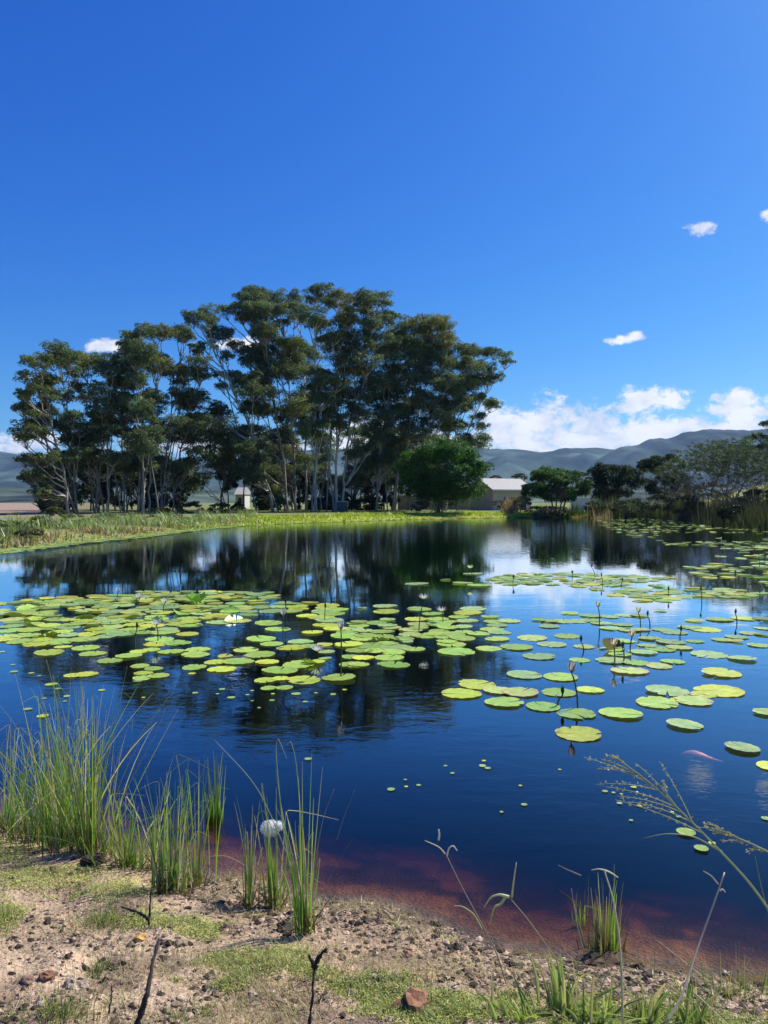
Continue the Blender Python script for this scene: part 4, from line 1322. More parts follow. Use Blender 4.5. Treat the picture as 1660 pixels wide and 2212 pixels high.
for i in rest:
    simple_pad(PADS[i][0], PADS[i][1], PC[rng.integers(4)])
far_pg = [(1285, 1120), (1480, 1119), (1560, 1130), (1660, 1141), (1760, 1150), (1760, 1200), (1650, 1210), (1560, 1206), (1480, 1190), (1400, 1168), (1330, 1150), (1290, 1132)]
cnt = 0
while cnt < 620:
    x = rng.uniform(1285, 1760); d = rng.uniform(24, 98); y = 1085 + 1598 * EYE / d
    if not inpoly(x, y, far_pg): continue
    p = at_z(x, y, 0)
    dens = vnoise(p[0], p[1], 2.2) + .5 * vnoise(p[0], p[1], .8) + (.25 if y < 1150 else 0.02)
    if dens >= .10:
        simple_pad(p, rng.uniform(.11, .23), PC[rng.integers(4)] if rng.random() > .03 else (.5, .42, .04)); cnt += 1
P = []
while len(P) < 2600:
    px = rng.uniform(-80, 1300, 20000); d = rng.uniform(25, 112, 20000)
    x = (px - 830) / 1598 * d
    sd_ = sdist(x, d)
    k = (sd_ > -np.where(px < 500, 1.3, .8)) & (sd_ < .1) & (rng.random(20000) < np.where(px < 450, 1, .6))
    P += list(zip(x[k], d[k]))
P = P[:2600]
for p in P: simple_pad(p, rng.uniform(.12, .28), PC[rng.integers(4)])
tag(mb.build('distant_lily_pads', M['leaf']), 'mats of far lily pads', 'lily pads', kind='stuff')

# small floating leaves
TINY = [(963, 1656, 9), (978, 1672, 10), (1046, 1645, 10), (1043, 1656, 16), (1054, 1661, 14), (876, 1686, 8), (878, 1701, 9), (905, 1698, 11), (845, 1707, 18), (1210, 1664, 7), (1125, 1699, 9), (1133, 1740, 14), (1084, 1756, 9), (1308, 1711, 13),
        (1326, 1714, 9), (1343, 1717, 7), (1339, 1737, 12), (1370, 1702, 13), (1382, 1743, 12), (1364, 1774, 10), (1453, 1756, 7), (1467, 1766, 12), (1539, 1823, 15), (1655, 1770, 20), (666, 1641, 17),
        (30, 1452, 18), (68, 1455, 13), (28, 1437, 11), (85, 1461, 9), (125, 1489, 13), (220, 1492, 15), (145, 1505, 15), (140, 1516, 9), (95, 1510, 12), (92, 1548, 26), (60, 1533, 20), (480, 1490, 15), (535, 1502, 9), (545, 1493, 9),
        (500, 1508, 18), (422, 1498, 14), (470, 1500, 9), (590, 1500, 10), (640, 1500, 22), (683, 1498, 9), (720, 1501, 14), (745, 1491, 11), (588, 1514, 13), (660, 1517, 12), (545, 1515, 8), (415, 1456, 17), (4, 1409, 14), (560, 1530, 8), (310, 1508, 9), (107, 1705, 14)]
TP = {}
for k in (G, YL, GR): TP[k] = pad_mesh('floating_leaf', k, 'flat', 77)
TL = {}
for k, (x, y, w) in enumerate(TINY):
    p = at_z(x, y, 0); r = max(.012, w / 1598 * p[1] / 2)
    o = bpy.data.objects.new('floating_leaf', TP[(GR, G, YL, GR)[k % 4]])
    o.location = (p[0], p[1], .006); o.scale = (r, r * .9, r * .8); o.rotation_euler = (0, 0, k * 1.7)
    col.objects.link(o)
    z = ('among the reed tips at left' if x < 250 else 'on dark reflections before the left bed' if x < 760 and y < 1600 else 'on clear water in front of the bank' if x < 1250 else 'under the drooping grass plume')
    TL.setdefault(z, []).append((x, o))
for z, lst in TL.items():
    for k, (x, o) in enumerate(sorted(lst, key=lambda q_: q_[0])):
        tag(o, ORD[k] + ' tiny leaf from the left ' + z, 'floating leaf', 'tiny floating leaves ' + z)
for x, y, w, l in ((1483, 1801, 40, 'small oval pad touching the long plume stem'), (1516, 1836, 30, 'small round pad just below the plume stem')):
    p = at_z(x, y, 0); r = w / 1598 * p[1] / 2
    o = bpy.data.objects.new('lily_pad', PADM[G][2]); o.location = (p[0], p[1], .01); o.scale = (r, r, r); col.objects.link(o); tag(o, l, 'lily pad')


def tufted(b, h, tip, n=8, r=.006):
    return bez(b, (b[0] + (tip[0] - b[0]) * .2, b[1], b[2] + h * .6), tip, n)


def flower(x, ybase, ytip, kind, label, xtip=None, colr=(.55, .50, .85)):
    """stem out of the water with an open lily, a half open one or a closed bud"""
    b = at_z(x, ybase, 0)
    t = at_d(xtip if xtip is not None else x, ytip, b[1])
    root = empty('water_lily', b, label, 'water lily')
    s = MB(); s.tube(bez(b - np.array((0, 0, .15)), (b + t) / 2 + np.array((rng.uniform(-.07, .07), 0, 0)), t, 10), np.linspace(.009, .007, 10), 6, (.09, .11, .04)); s.build('stem', M['reed'], root, smooth=True)
    q = MB(); open_ = {'open': .95, 'half': .42, 'bud': .10, 'seed': .3}[kind]
    L = {'open': .12, 'half': .115, 'bud': .105, 'seed': .10}[kind]
    npet = {'open': 16, 'half': 12, 'bud': 6, 'seed': 8}[kind]
    cc = {'bud': (.08, .10, .045), 'seed': (.07, .05, .03)}.get(kind, colr)
    for k in range(npet):
        a = k * 2.399; op = open_ * (1 - .35 * (k % 3) / 2)
        d = np.array((math.cos(a) * math.sin(op), math.sin(a) * math.sin(op), math.cos(op)))
        sd_ = np.array((-math.sin(a), math.cos(a), 0))
        pts = [t, t + d * L * .5 + np.array((0, 0, -.006)) + np.array((math.cos(a), math.sin(a), 0)) * .010, t + d * L]
        w_ = .020 if kind != 'bud' else .017
        V = [pts[0] - sd_ * .004, pts[0] + sd_ * .004, pts[1] + sd_ * w_ / 1.6, pts[2], pts[1] - sd_ * w_ / 1.6]
        q.add(V, [(0, 1, 2, 4), (4, 2, 3)], np.array(cc) * (1 + .12 * math.sin(k * 5)))
    q.build('petals', M['petal'], root)
    if kind in ('open', 'half'):
        q = MB()
        for k in range(14):
            a = k * 2.399
            q.tube([t + np.array((0, 0, .005)), t + np.array((math.cos(a) * .012, math.sin(a) * .012, .034))], [.0022, .0015], 4, (.75, .5, .06))
        q.build('stamens', M['petal'], root)
    q = MB()
    for k in range(4):
        a = k * 1.57 + .4; op = open_ * 1.15
        d = np.array((math.cos(a) * math.sin(op), math.sin(a) * math.sin(op), math.cos(op))); sd_ = np.array((-math.sin(a), math.cos(a), 0))
        q.add([t - sd_ * .006 - d * .004, t + sd_ * .006 - d * .004, t + d * L * .5 + sd_ * .010, t + d * L * .95, t + d * L * .5 - sd_ * .010], [(0, 1, 2, 4), (4, 2, 3)], (.10, .11, .05))
    q.build('sepals', M['reed'], root)


LIL = (.52, .46, .88)
for a in [(357, 1322, 1302, 'open', 'large lilac lily at the back of the left bed'), (302, 1310, 1292, 'open', 'pale lilac lily left of the large one at the back of the left bed'),
          (338, 1385, 1352, 'open', 'lilac lily on a green stem in the middle of the left bed'), (296, 1403, 1360, 'bud', 'closed tan bud on a straight stem left of the lilac one'),
          (617, 1395, 1332, 'half', 'leaning small lilac lily behind the gap in the left bed', 612), (735, 1462, 1362, 'half', 'dark stemmed lilac bud opening high over the front pads', 737),
          (905, 1362, 1295, 'open', 'white lilac lily standing tall over the right wing of the left bed', 917), (955, 1345, 1322, 'open', 'pale wide open lily right of the tall white one'),
          (687, 1425, 1408, 'open', 'bluish lily low over dark water inside the left bed'), (703, 1340, 1315, 'bud', 'thin dark bud over the rear right pads'), (1110, 1262, 1250, 'seed', 'small dark seed head at the left end of the pale band'), (1345, 1268, 1257, 'bud', 'short dark bud rising from the right end of the pale band'), (1445, 1290, 1276, 'bud', 'short dark bud in the thin far mat'),
          (1300, 1262, 1246, 'bud', 'dark bud beside the spiky seed head'), (1590, 1262, 1240, 'bud', 'dark bud among far pads left of the right edge pair'), (1262, 1405, 1388, 'bud', 'small dark bud over the loose middle pads', 1256), (1475, 1385, 1366, 'bud', 'small dark bud over the strewn right pads', 1472), (1342, 1430, 1402, 'bud', 'dark bud close right of the pink white lily', 1346),
          (1590, 1345, 1328, 'bud', 'small dark bud at the right over flat pale pads'), (617, 1345, 1305, 'bud', 'dark bud on a stem at the back of the left bed'),
          (255, 1290, 1280, 'half', 'small brownish lily at the far edge of the left bed'),
          (1023, 1253, 1228, 'open', 'whitish lily far out at the left end of the pale band', 1017, (.7, .7, .66)), (1285, 1243, 1226, 'seed', 'spiky dark seed head over the pale band', 1279),
          (1237, 1250, 1240, 'seed', 'squat dark seed head low in the pale band'), (1515, 1300, 1276, 'bud', 'lone dark bud with its mirror image on blue water'),
          (1293, 1352, 1313, 'half', 'thin pale half open lily left of the two close buds', None, (.6, .6, .75)), (1382, 1356, 1325, 'half', 'whitish lily left one of the close pair', 1380, (.66, .66, .78)),
          (1403, 1352, 1332, 'bud', 'dark bud right one of the close pair', 1400), (1364, 1412, 1378, 'half', 'pinkish lily behind the dark upright leaf', 1366, (.72, .52, .72)),
          (1327, 1432, 1398, 'half', 'pink white lily in front of the dark upright leaf', None, (.78, .60, .72)), (1248, 1530, 1455, 'half', 'tall half open lilac lily over the near right pads', 1236, (.42, .34, .66)),
          (1210, 1525, 1503, 'bud', 'dark slanting bud left of the tall lilac lily', 1216), (1640, 1225, 1200, 'bud', 'dark bud standing in the far right patch', None), (1654, 1215, 1196, 'bud', 'second dark bud near the right edge over the far patch', None)]:
    flower(*a)
# an upturned dark leaf standing among the pads
p = at_z(1326, 1402, 0)
o = bpy.data.objects.new('upturned_leaf', pad_mesh('upturned_leaf', 'pad_green', 'curled', 31)); o.location = (p[0], p[1], .03); o.scale = (.17, .14, .14); o.rotation_euler = (R(38), R(14), R(20))
o.data.materials.clear(); o.data.materials.append(M['clod']); col.objects.link(o)
at = o.data.color_attributes.new('Col', 'FLOAT_COLOR', 'POINT'); at.data.foreach_set('color', np.tile((.11, .10, .035, 1), (len(o.data.vertices), 1)).astype(np.float32).ravel())
tag(o, 'dark curled leaf standing upright among the right hand pads', 'leaf')
p = at_z(425, 1303, 0)
q = MB()
for a in (0, 1.1, 2.2, 3.9, 5.0):
    d = np.array((math.cos(a), math.sin(a), 0))
    s_ = np.array((-math.sin(a), math.cos(a), 0))
    b = p + d * .04
    q.add([b, b + d * .10 + s_ * .09 + (0, 0, .10), b + d * .2 + (0, 0, .20), b + d * .10 - s_ * .09 + (0, 0, .10)], [(0, 1, 2, 3)], (.12, .28, .03))
tag(q.build('leaf_cluster', M['leaf'], loc=p), 'bright green leaves standing up beside the large lilac lily', 'leaves')

# the carp near the surface
p = at_z(1516, 1620, 0); p[2] = -.075
root = empty('carp', p, 'orange carp just under the surface at the right', 'fish')
q = MB()
hd = np.array((-.93, .25, 0)); hd /= np.linalg.norm(hd)
spine = np.array([p + hd * t + np.array((0, .02 * math.sin(t * 12), 0)) for t in np.linspace(.15, -.15, 13)])
q.tube(spine, [.012, .034, .050, .060, .064, .062, .056, .047, .037, .028, .020, .014, .010], 12, (.70, .36, .22)); q.build('body', M['fish'], root, smooth=True)
e = spine[-1]; sd_ = np.array((0, 0, 1.0))
for nm, V in (('tail_fin', [e, e - hd * .07 + (.0, .045, .01), e - hd * .045, e - hd * .075 + (0, -.045, 0)]), ('dorsal_fin', [spine[4] + (0, 0, .03), spine[5] + (0, 0, .065), spine[9] + (0, 0, .035), spine[9] + (0, 0, .015)]),
              ('pectoral_fin', [spine[3] + (0, .035, -.01), spine[4] + (.01, .085, -.01), spine[5] + (0, .05, -.01)]), ('pectoral_fin', [spine[3] + (0, -.035, -.01), spine[4] + (.01, -.085, -.01), spine[5] + (0, -.05, -.01)])):
    f = MB(); f.add(V, [tuple(range(len(V)))], (.85, .45, .25)); f.build(nm, M['fish'], root)


# ------------------------------------------------------------------ the near bank: reeds, grasses, clods, sticks
def blade3(mb, b, tip, w, colr, bend=.35, n=9, tipc=None, kink=None):
    """one narrow folded blade from b to tip"""
    b, tip = np.asarray(b, float), np.asarray(tip, float)
    h = tip - b
    mid = b + np.array((h[0] * (.5 - bend), h[1] * (.5 - bend), h[2] * (.5 + bend * .45)))
    P = bez(b, mid, tip, n)
    if kink is not None:
        P = np.vstack([P, bez(P[-1], P[-1] + (P[-1] - P[-2]) * .4, P[-1] + np.asarray(kink), 5)[1:]])
        n = len(P)
    t = np.linspace(0, 1, n)
    W_ = w * np.clip(1.15 - t, .04, 1) * np.minimum(1, .6 + t * 2)
    tan = np.gradient(P, axis=0); tan /= np.linalg.norm(tan, axis=1)[:, None] + 1e-9
    vd = P - np.array((0, 0, EYE)); vd /= np.linalg.norm(vd, axis=1)[:, None]
    yaw = rng.normal() * .6
    s_ = np.cross(tan, np.array((math.sin(yaw), math.cos(yaw), .1))); s_ /= np.linalg.norm(s_, axis=1)[:, None] + 1e-9
    fz = np.cross(s_, tan)
    A = P - s_ * W_[:, None] / 2; B = P + fz * (W_ * .22)[:, None]; Cc = P + s_ * W_[:, None] / 2
    c0 = np.array(colr, float); c1 = np.array(tipc if tipc is not None else colr, float)
    cc = c0[None] * (1 - t[:, None]) + c1[None] * t[:, None]
    V = np.stack([A, B, Cc], 1).reshape(-1, 3)
    F = []
    for i in range(n - 1):
        F += [(3 * i, 3 * i + 1, 3 * i + 4, 3 * i + 3), (3 * i + 1, 3 * i + 2, 3 * i + 5, 3 * i + 4)]
    mb.add(V, F, np.repeat(cc, 3, axis=0))


GREEN, LIME, STRAW, BROWN, BLUEG = (.13, .27, .045), (.26, .42, .065), (.52, .46, .28), (.15, .10, .06), (.09, .19, .08)


def grass_clump(name, x, y, n, hpx, spread, lean, label, w=.0072, cols=((GREEN, 4), (LIME, 3), (STRAW, 2)), base=True, inwater=False, group=None, cat='reeds', hmin=.28, bend=.35, kinks=.16, lx=0.0):
    c = at_z(x, y, -.02) if inwater else ground(x, y)
    H = hpx / 1598 * c[1]
    q = MB()
    cl = [k for k, m_ in cols for _ in range(m_)]
    for k in range(n):
        a = rng.uniform(0, 6.28); rr = abs(rng.normal()) * spread * .6
        b = np.array((c[0] + math.cos(a) * rr * 1.3, c[1] + math.sin(a) * rr * .8, 0))
        b[2] = (-.05 if inwater else float(height(b[0], b[1])) - .01)
        h = H * (hmin + (1 - hmin) * rng.random() ** 1.5)
        l = h * lean * abs(rng.normal()) * .9
        a2 = a + rng.normal() * .7
        tip = b + np.array((math.cos(a2) * l + lx * h, math.sin(a2) * l * .7, math.sqrt(max(.2, 1 - min(.8, (l / h) ** 2))) * h))
        cc = np.array(cl[rng.integers(len(cl))]) * rng.uniform(.6, 1.4)
        if rng.random() < .12: tip = tip + np.array((rng.normal() * .22, rng.normal() * .1, -.10)) * h
        tipc = cc * np.array((1.25, 1.15, 1.1)) if rng.random() < .6 else np.array(STRAW) * rng.uniform(.6, 1.1)
        kink = None
        if rng.random() < kinks: kink = np.array((rng.normal() * .08, rng.normal() * .05, -rng.uniform(.02, .12)))
        blade3(q, b, tip, w * rng.uniform(.6, 1.3), cc, bend * rng.random(), 9, tipc, kink)
    if base:
        for k in range(int(n * .9)):
            a = rng.uniform(0, 6.28); rr = abs(rng.normal()) * spread * .8
            b = np.array((c[0] + math.cos(a) * rr * 1.3, c[1] + math.sin(a) * rr * .8, 0)); b[2] = (-.05 if inwater else float(height(b[0], b[1])) - .01)
            tip = b + np.array((rng.normal() * .05, rng.normal() * .05, rng.uniform(.05, .22) * max(.4, H)))
            blade3(q, b, tip, w * .9, np.array((.17, .12, .065)) * rng.uniform(.5, 1.5), .2, 4)
    o = q.build(name, M['reed'], loc=c)
    tag(o, label, cat, group)
    return o


NR = 'reed_clump'
grass_clump(NR, 20, 1795, 70, 260, .16, .5, 'reed clump at the left edge with drooping straw blades', lx=.1)
grass_clump(NR, 80, 1815, 84, 305, .15, .34, 'tall green reed clump second from the left edge')
grass_clump(NR, 135, 1828, 96, 395, .12, .30, 'tallest densest reed clump whose blades cross the yellow pads')
grass_clump(NR, 195, 1842, 104, 400, .12, .34, 'tall reed clump over a dark muddy root hollow', cols=((GREEN, 4), (LIME, 4), (STRAW, 3), (BROWN, 2)))
grass_clump(NR, 150, 1830, 16, 400, .15, .30, 'few very tall thin stems rising above the densest left reeds', hmin=.7, base=False, kinks=.3)
grass_clump(NR, 275, 1872, 60, 180, .09, .30, 'short bright green reed clump right of the dark root hollow', cols=((GREEN, 3), (LIME, 5), (STRAW, 1)))
grass_clump(NR, 330, 1880, 26, 260, .08, .32, 'airy reed clump between the short one and the bluish one')
grass_clump(NR, 365, 1925, 62, 310, .06, .22, 'bluish green reed clump on the mossy bank', cols=((GREEN, 4), (BLUEG, 4), (STRAW, 1)))
grass_clump(NR, 428, 1915, 22, 290, .05, .14, 'thin reed clump left of the clump standing in water')
grass_clump(NR, 465, 1768, 42, 170, .05, .12, 'bright green reed clump standing out in the water', inwater=True, cols=((GREEN, 4), (LIME, 4)), base=False)
grass_clump(NR, 540, 1958, 24, 250, .03, .12, 'small upright reed clump left of the one with the white fluff')
grass_clump(NR, 592, 1965, 34, 330, .03, .10, 'narrow reed clump carrying the white fluff', cols=((GREEN, 3), (LIME, 4), (STRAW, 1)))
grass_clump(NR, 662, 2015, 30, 420, .035, .15, 'tall narrow reed clump with long blades arching left', w=.008, cols=((GREEN, 5), (LIME, 3), (STRAW, 1)), hmin=.3)
grass_clump(NR, 1310, 2060, 52, 190, .07, .15, 'reed clump with dead brown stalks at the right water edge', cols=((GREEN, 3), (BROWN, 4), (LIME, 1)), kinks=.05)
grass_clump(NR, 1255, 1995, 10, 130, .03, .10, 'few fresh green blades left of the dead stalked clump', inwater=True, cols=((LIME, 1), (GREEN, 1)), base=False)


def single(name, label, parts, cat='grass stalk'):
    """a stalk traced by several sight lines at given distances: parts = [(child name, [(x,y,d),...], r0, r1, colour)]"""
    p0 = at_d(*parts[0][1][0])
    root = empty(name, p0, label, cat)
    for nm, pts, r0, r1, c in parts:
        W_ = np.array([at_d(*p_) for p_ in pts])
        k = len(W_)
        tt = np.linspace(0, k - 1, (k - 1) * 6 + 1)
        S = np.stack([np.interp(tt, range(k), W_[:, j]) for j in range(3)], 1)
        if k > 2:
            for _ in range(4): S[1:-1] = .25 * S[:-2] + .5 * S[1:-1] + .25 * S[2:]
        q = MB(); q.tube(S, np.linspace(r0, r1, len(S)), 6, c); q.build(nm, M['reed'], root, smooth=True)
    return root


ST = (.50, .44, .30); SG = (.26, .30, .12)
# long blades arching over the water from the tall narrow clump, and others
for lab, pts, r0, c in [('long straw blade arching left from the tall narrow clump', [(655, 2005, 3.3), (635, 1880, 3.35), (560, 1700, 3.4), (462, 1597, 3.45)], .0035, (.30, .34, .18)),
                        ('kinked pale blade with bent tip above the tall narrow clump', [(650, 2005, 3.3), (612, 1800, 3.35), (595, 1620, 3.4), (600, 1590, 3.4), (620, 1640, 3.38)], .0032, (.34, .38, .20)),
                        ('hooked pale blade right of the kinked one', [(668, 2010, 3.3), (655, 1820, 3.3), (640, 1640, 3.35), (628, 1598, 3.35), (618, 1612, 3.35)], .003, (.30, .36, .18)),
                        ('straw blade bending right with forked tip over dark water', [(672, 2000, 3.3), (680, 1860, 3.3), (700, 1760, 3.3), (722, 1705, 3.32)], .0026, (.36, .32, .24)),
                        ('lone straw blade far right of the tall narrow clump', [(728, 1815, 3.8), (745, 1760, 3.82), (766, 1708, 3.85)], .002, (.34, .32, .26)),
                        ('very long thin stem crossing the front of the left bed', [(205, 1840, 4.2), (230, 1650, 4.2), (262, 1500, 4.2), (275, 1440, 4.2)], .003, (.28, .34, .16)),
                        ('long thin stem leaning right over the reed clumps', [(235, 1800, 4.2), (280, 1690, 4.2), (330, 1600, 4.2), (358, 1530, 4.2)], .003, (.40, .38, .26)),
                        ('long thin stem leaning left with its tip at the lone yellow pad', [(170, 1830, 4.2), (140, 1650, 4.2), (120, 1500, 4.2), (100, 1425, 4.2)], .003, (.30, .34, .18)),
                        ('bent over straw blade arching low above the shore water', [(415, 1880, 3.75), (450, 1850, 3.7), (490, 1848, 3.65), (530, 1870, 3.6)], .003, ST),
                        ('pale straw blade leaning up left from the left edge', [(0, 1835, 4.3), (30, 1780, 4.3), (52, 1755, 4.3)], .004, (.44, .44, .24)),
                        ('pale blade rising from the left edge toward a yellowed tip', [(-20, 1660, 4.3), (15, 1590, 4.3), (45, 1555, 4.3)], .003, (.40, .40, .24))]:
    single('reed_stalk', lab, [('blade', pts, r0, .0008, c)], 'reed blade')

r = single('grass_stalk', 'couch grass stalk with two curled forked heads left of the striped seed head', [
    ('stem', [(1105, 2165, 2.72), (1075, 2060, 2.75), (1035, 1985, 2.8), (1000, 1920, 2.85), (966, 1850, 2.9)], .0028, .0018, (.30, .24, .20)),
    ('seed_head', [(966, 1850, 2.9), (970, 1832, 2.9), (980, 1826, 2.9), (988, 1838, 2.9)], .0036, .002, (.62, .56, .48)),
    ('seed_head', [(962, 1845, 2.9), (950, 1830, 2.9), (918, 1816, 2.9)], .0034, .0015, (.50, .44, .36)),
    ('seed_head', [(948, 1815, 2.9), (950, 1802, 2.9), (948, 1792, 2.9)], .0044, .003, (.62, .56, .50)),
    ('leaf', [(1042, 2008, 2.78), (1025, 1975, 2.8), (1000, 1958, 2.8), (980, 1957, 2.8)], .0035, .0012, (.40, .44, .20))])
r = single('grass_stalk', 'grass stalk with a striped curled seed head hanging beside an upright spikelet', [
    ('stem', [(1225, 2110, 2.7), (1180, 2040, 2.72), (1140, 1985, 2.75), (1100, 1938, 2.78)], .0026, .0018, (.34, .32, .16)),
    ('seed_head', [(1100, 1938, 2.78), (1080, 1932, 2.78), (1060, 1938, 2.78), (1046, 1962, 2.78)], .0065, .002, (.52, .52, .28)),
    ('seed_head', [(1092, 1938, 2.78), (1082, 1955, 2.78), (1068, 1958, 2.78), (1058, 2000, 2.78)], .0060, .002, (.50, .50, .26)),
    ('seed_head', [(1106, 1940, 2.78), (1110, 1905, 2.78), (1116, 1864, 2.78)], .0040, .0022, (.52, .50, .32))])
r = single('grass_stalk', 'tall pale stalk with a bent branching tip before the dead stalked reed clump', [
    ('stem', [(1346, 2212, 2.35), (1344, 2100, 2.4), (1338, 2020, 2.45), (1325, 1940, 2.5), (1306, 1880, 2.55)], .0042, .0024, (.48, .46, .30)),
    ('seed_head', [(1306, 1880, 2.55), (1320, 1885, 2.55), (1336, 1896, 2.55)], .0035, .0016, (.62, .60, .50)),
    ('seed_head', [(1306, 1880, 2.55), (1294, 1877, 2.55), (1278, 1880, 2.55)], .0030, .0014, (.52, .52, .38))])
r = single('grass_stalk', 'pale stalk leaning right with three small side spikes at the right', [
    ('stem', [(1440, 2212, 2.3), (1475, 2150, 2.35), (1510, 2040, 2.45), (1540, 1960, 2.5), (1566, 1885, 2.55)], .0040, .0024, (.48, .42, .32)),
    ('seed_head', [(1552, 1910, 2.55), (1538, 1892, 2.55), (1520, 1882, 2.55)], .0028, .0012, (.50, .44, .36)),
    ('seed_head', [(1556, 1925, 2.55), (1562, 1920, 2.55), (1568, 1928, 2.55)], .0032, .0014, (.60, .56, .46))])
single('grass_stalk', 'short dry twig standing in the water left of the dead stalked clump', [('stem', [(1262, 2060, 2.8), (1245, 1990, 2.85), (1235, 1920, 2.9)], .002, .001, (.3, .28, .22)), ('leaf', [(1256, 1892, 2.9), (1228, 1880, 2.9), (1206, 1869, 2.9)], .003, .001, (.2, .16, .14))])


def plume(name, label, spine, branches, lean):
    p0 = at_d(*spine[0])
    root = empty(name, p0, label, 'grass plume')
    W_ = np.array([at_d(*p_) for p_ in spine]); k = len(W_)
    tt = np.linspace(0, k - 1, (k - 1) * 8 + 1)
    S = np.stack([np.interp(tt, range(k), W_[:, j]) for j in range(3)], 1)
    for _ in range(6): S[1:-1] = .25 * S[:-2] + .5 * S[1:-1] + .25 * S[2:]
    q = MB(); q.tube(S, np.linspace(.0048, .0014, len(S)), 6, (.34, .38, .22)); q.build('stem', M['reed'], root, smooth=True)
    for (s, x, y, d) in branches:
        a = S[int(s * (len(S) - 1))]; e = at_d(x, y, d)
        q = MB()
        P = bez(a, a * .5 + e * .5 + np.array((0, 0, .02)), e, 12)
        q.tube(P, np.linspace(.0016, .0007, 12), 4, (.36, .38, .20))
        for _ in range(42):                                   # spikelets
            u = rng.uniform(.15, 1); c = P[int(u * 11)] + rng.normal(size=3) * .0025
            dr = (P[-1] - P[0]); dr = dr / np.linalg.norm(dr) + rng.normal(size=3) * .45; dr /= np.linalg.norm(dr)
            s_ = np.cross(dr, rng.normal(size=3)); s_ /= np.linalg.norm(s_)
            l_ = rng.uniform(.006, .011)
            q.add([c, c + dr * l_ * .5 + s_ * .0016, c + dr * l_, c + dr * l_ * .5 - s_ * .0016], [(0, 1, 2, 3)], np.array((.42, .38, .22)) * rng.uniform(.6, 1.3))
        q.build('spikelet_branch', M['reed'], root)


plume('grass_plume', 'large drooping grass plume on a long stem reaching in from the right', [(1760, 2150, 2.2), (1700, 2020, 2.2), (1620, 1905, 2.2), (1520, 1800, 2.2), (1430, 1712, 2.2), (1375, 1668, 2.2), (1320, 1630, 2.2)],
      [(.55, 1425, 1645, 2.2), (.62, 1372, 1648, 2.2), (.74, 1300, 1640, 2.2), (.72, 1262, 1636, 2.2), (.80, 1290, 1662, 2.2), (.70, 1290, 1695, 2.22), (.62, 1310, 1700, 2.22), (.60, 1335, 1720, 2.22), (.50, 1330, 1728, 2.25), (.55, 1360, 1732, 2.22), (.66, 1430, 1690, 2.2), (.9, 1310, 1634, 2.2)], 0)
plume('grass_plume', 'second smaller grass plume arching in low from the right edge', [(1830, 1960, 2.2), (1740, 1885, 2.2), (1660, 1840, 2.2), (1600, 1812, 2.2), (1530, 1792, 2.2)],
      [(.8, 1506, 1788, 2.2), (.75, 1540, 1800, 2.2), (.6, 1560, 1818, 2.2), (.5, 1610, 1842, 2.2), (.85, 1520, 1780, 2.2)], 0)
single('reed_stalk', 'flat green leaf lying across the plume stem toward the small oval pad', [('blade', [(1560, 1840, 2.25), (1500, 1806, 2.25), (1440, 1800, 2.25), (1390, 1811, 2.25)], .003, .0008, (.26, .30, .16))], 'reed blade')
single('reed_stalk', 'thin green stem hanging at the right edge below the small plume', [('blade', [(1670, 2000, 2.4), (1648, 1930, 2.4), (1632, 1850, 2.4)], .0022, .001, (.20, .26, .14))], 'reed blade')

# seed fluff
p = at_d(584, 1790, 3.45)
q = MB()
n = 6500
d = unit(n); rr = (.047 * rng.random((n, 1)) ** .8)
sec = rng.random((n, 1)) > .74
c = p + np.where(sec, np.array((.038, 0, .012)), np.zeros(3)) + d * rr * np.where(sec, .6, 1.0) * np.array((1, .8, .85))
dr = unit(n); s_ = np.cross(dr, d); s_ /= np.linalg.norm(s_, axis=1)[:, None] + 1e-9
q.quads(np.stack([c - dr * .006, c + s_ * .0009, c + dr * .006, c - s_ * .0009], 1), np.full((n, 3), .9))
tag(q.build('seed_fluff', M['fluff'], loc=p), 'white ball of cottony seed fluff caught on the reeds', 'seed fluff')

# low tufts
TG, TD = (.10, .17, .05), (.07, .13, .045)
for x, y, n, h, s, c, l in [(222, 1995, 420, 55, .13, TD, 'fine dark green grass tuft in the middle of the left bank'), (215, 2098, 260, 42, .09, TD, 'small fine grass tuft below the middle one'), (135, 2195, 520, 62, .17, TD, 'wide fine grass tuft at the bottom left'),
                            (525, 2108, 150, 38, .08, (.17, .28, .09), 'pale weed tuft on bare soil left of the forked twig'), (445, 2192, 130, 50, .07, (.15, .27, .07), 'leafy weed at the bottom left of centre'),
                            (385, 2200, 90, 40, .05, (.14, .22, .06), 'small weed beside the charred stick foot'), (10, 1985, 200, 45, .10, TD, 'grass tuft cut by the left edge'), (1590, 2150, 160, 120, .16, TG, 'spiky dark grass tuft at the right bottom'),
                            (1390, 2190, 160, 60, .14, (.2, .3, .06), 'low bright grass at the foot of the leaning stalk'), (905, 2120, 130, 40, .09, (.2, .3, .07), 'low weed patch behind the brown rock')]:
    grass_clump('grass_tuft', x, y, n, h, s, .75, l, w=.0026, cols=((c, 5), (LIME, 1), (STRAW, 1)), base=False, cat='grass tuft', kinks=0)
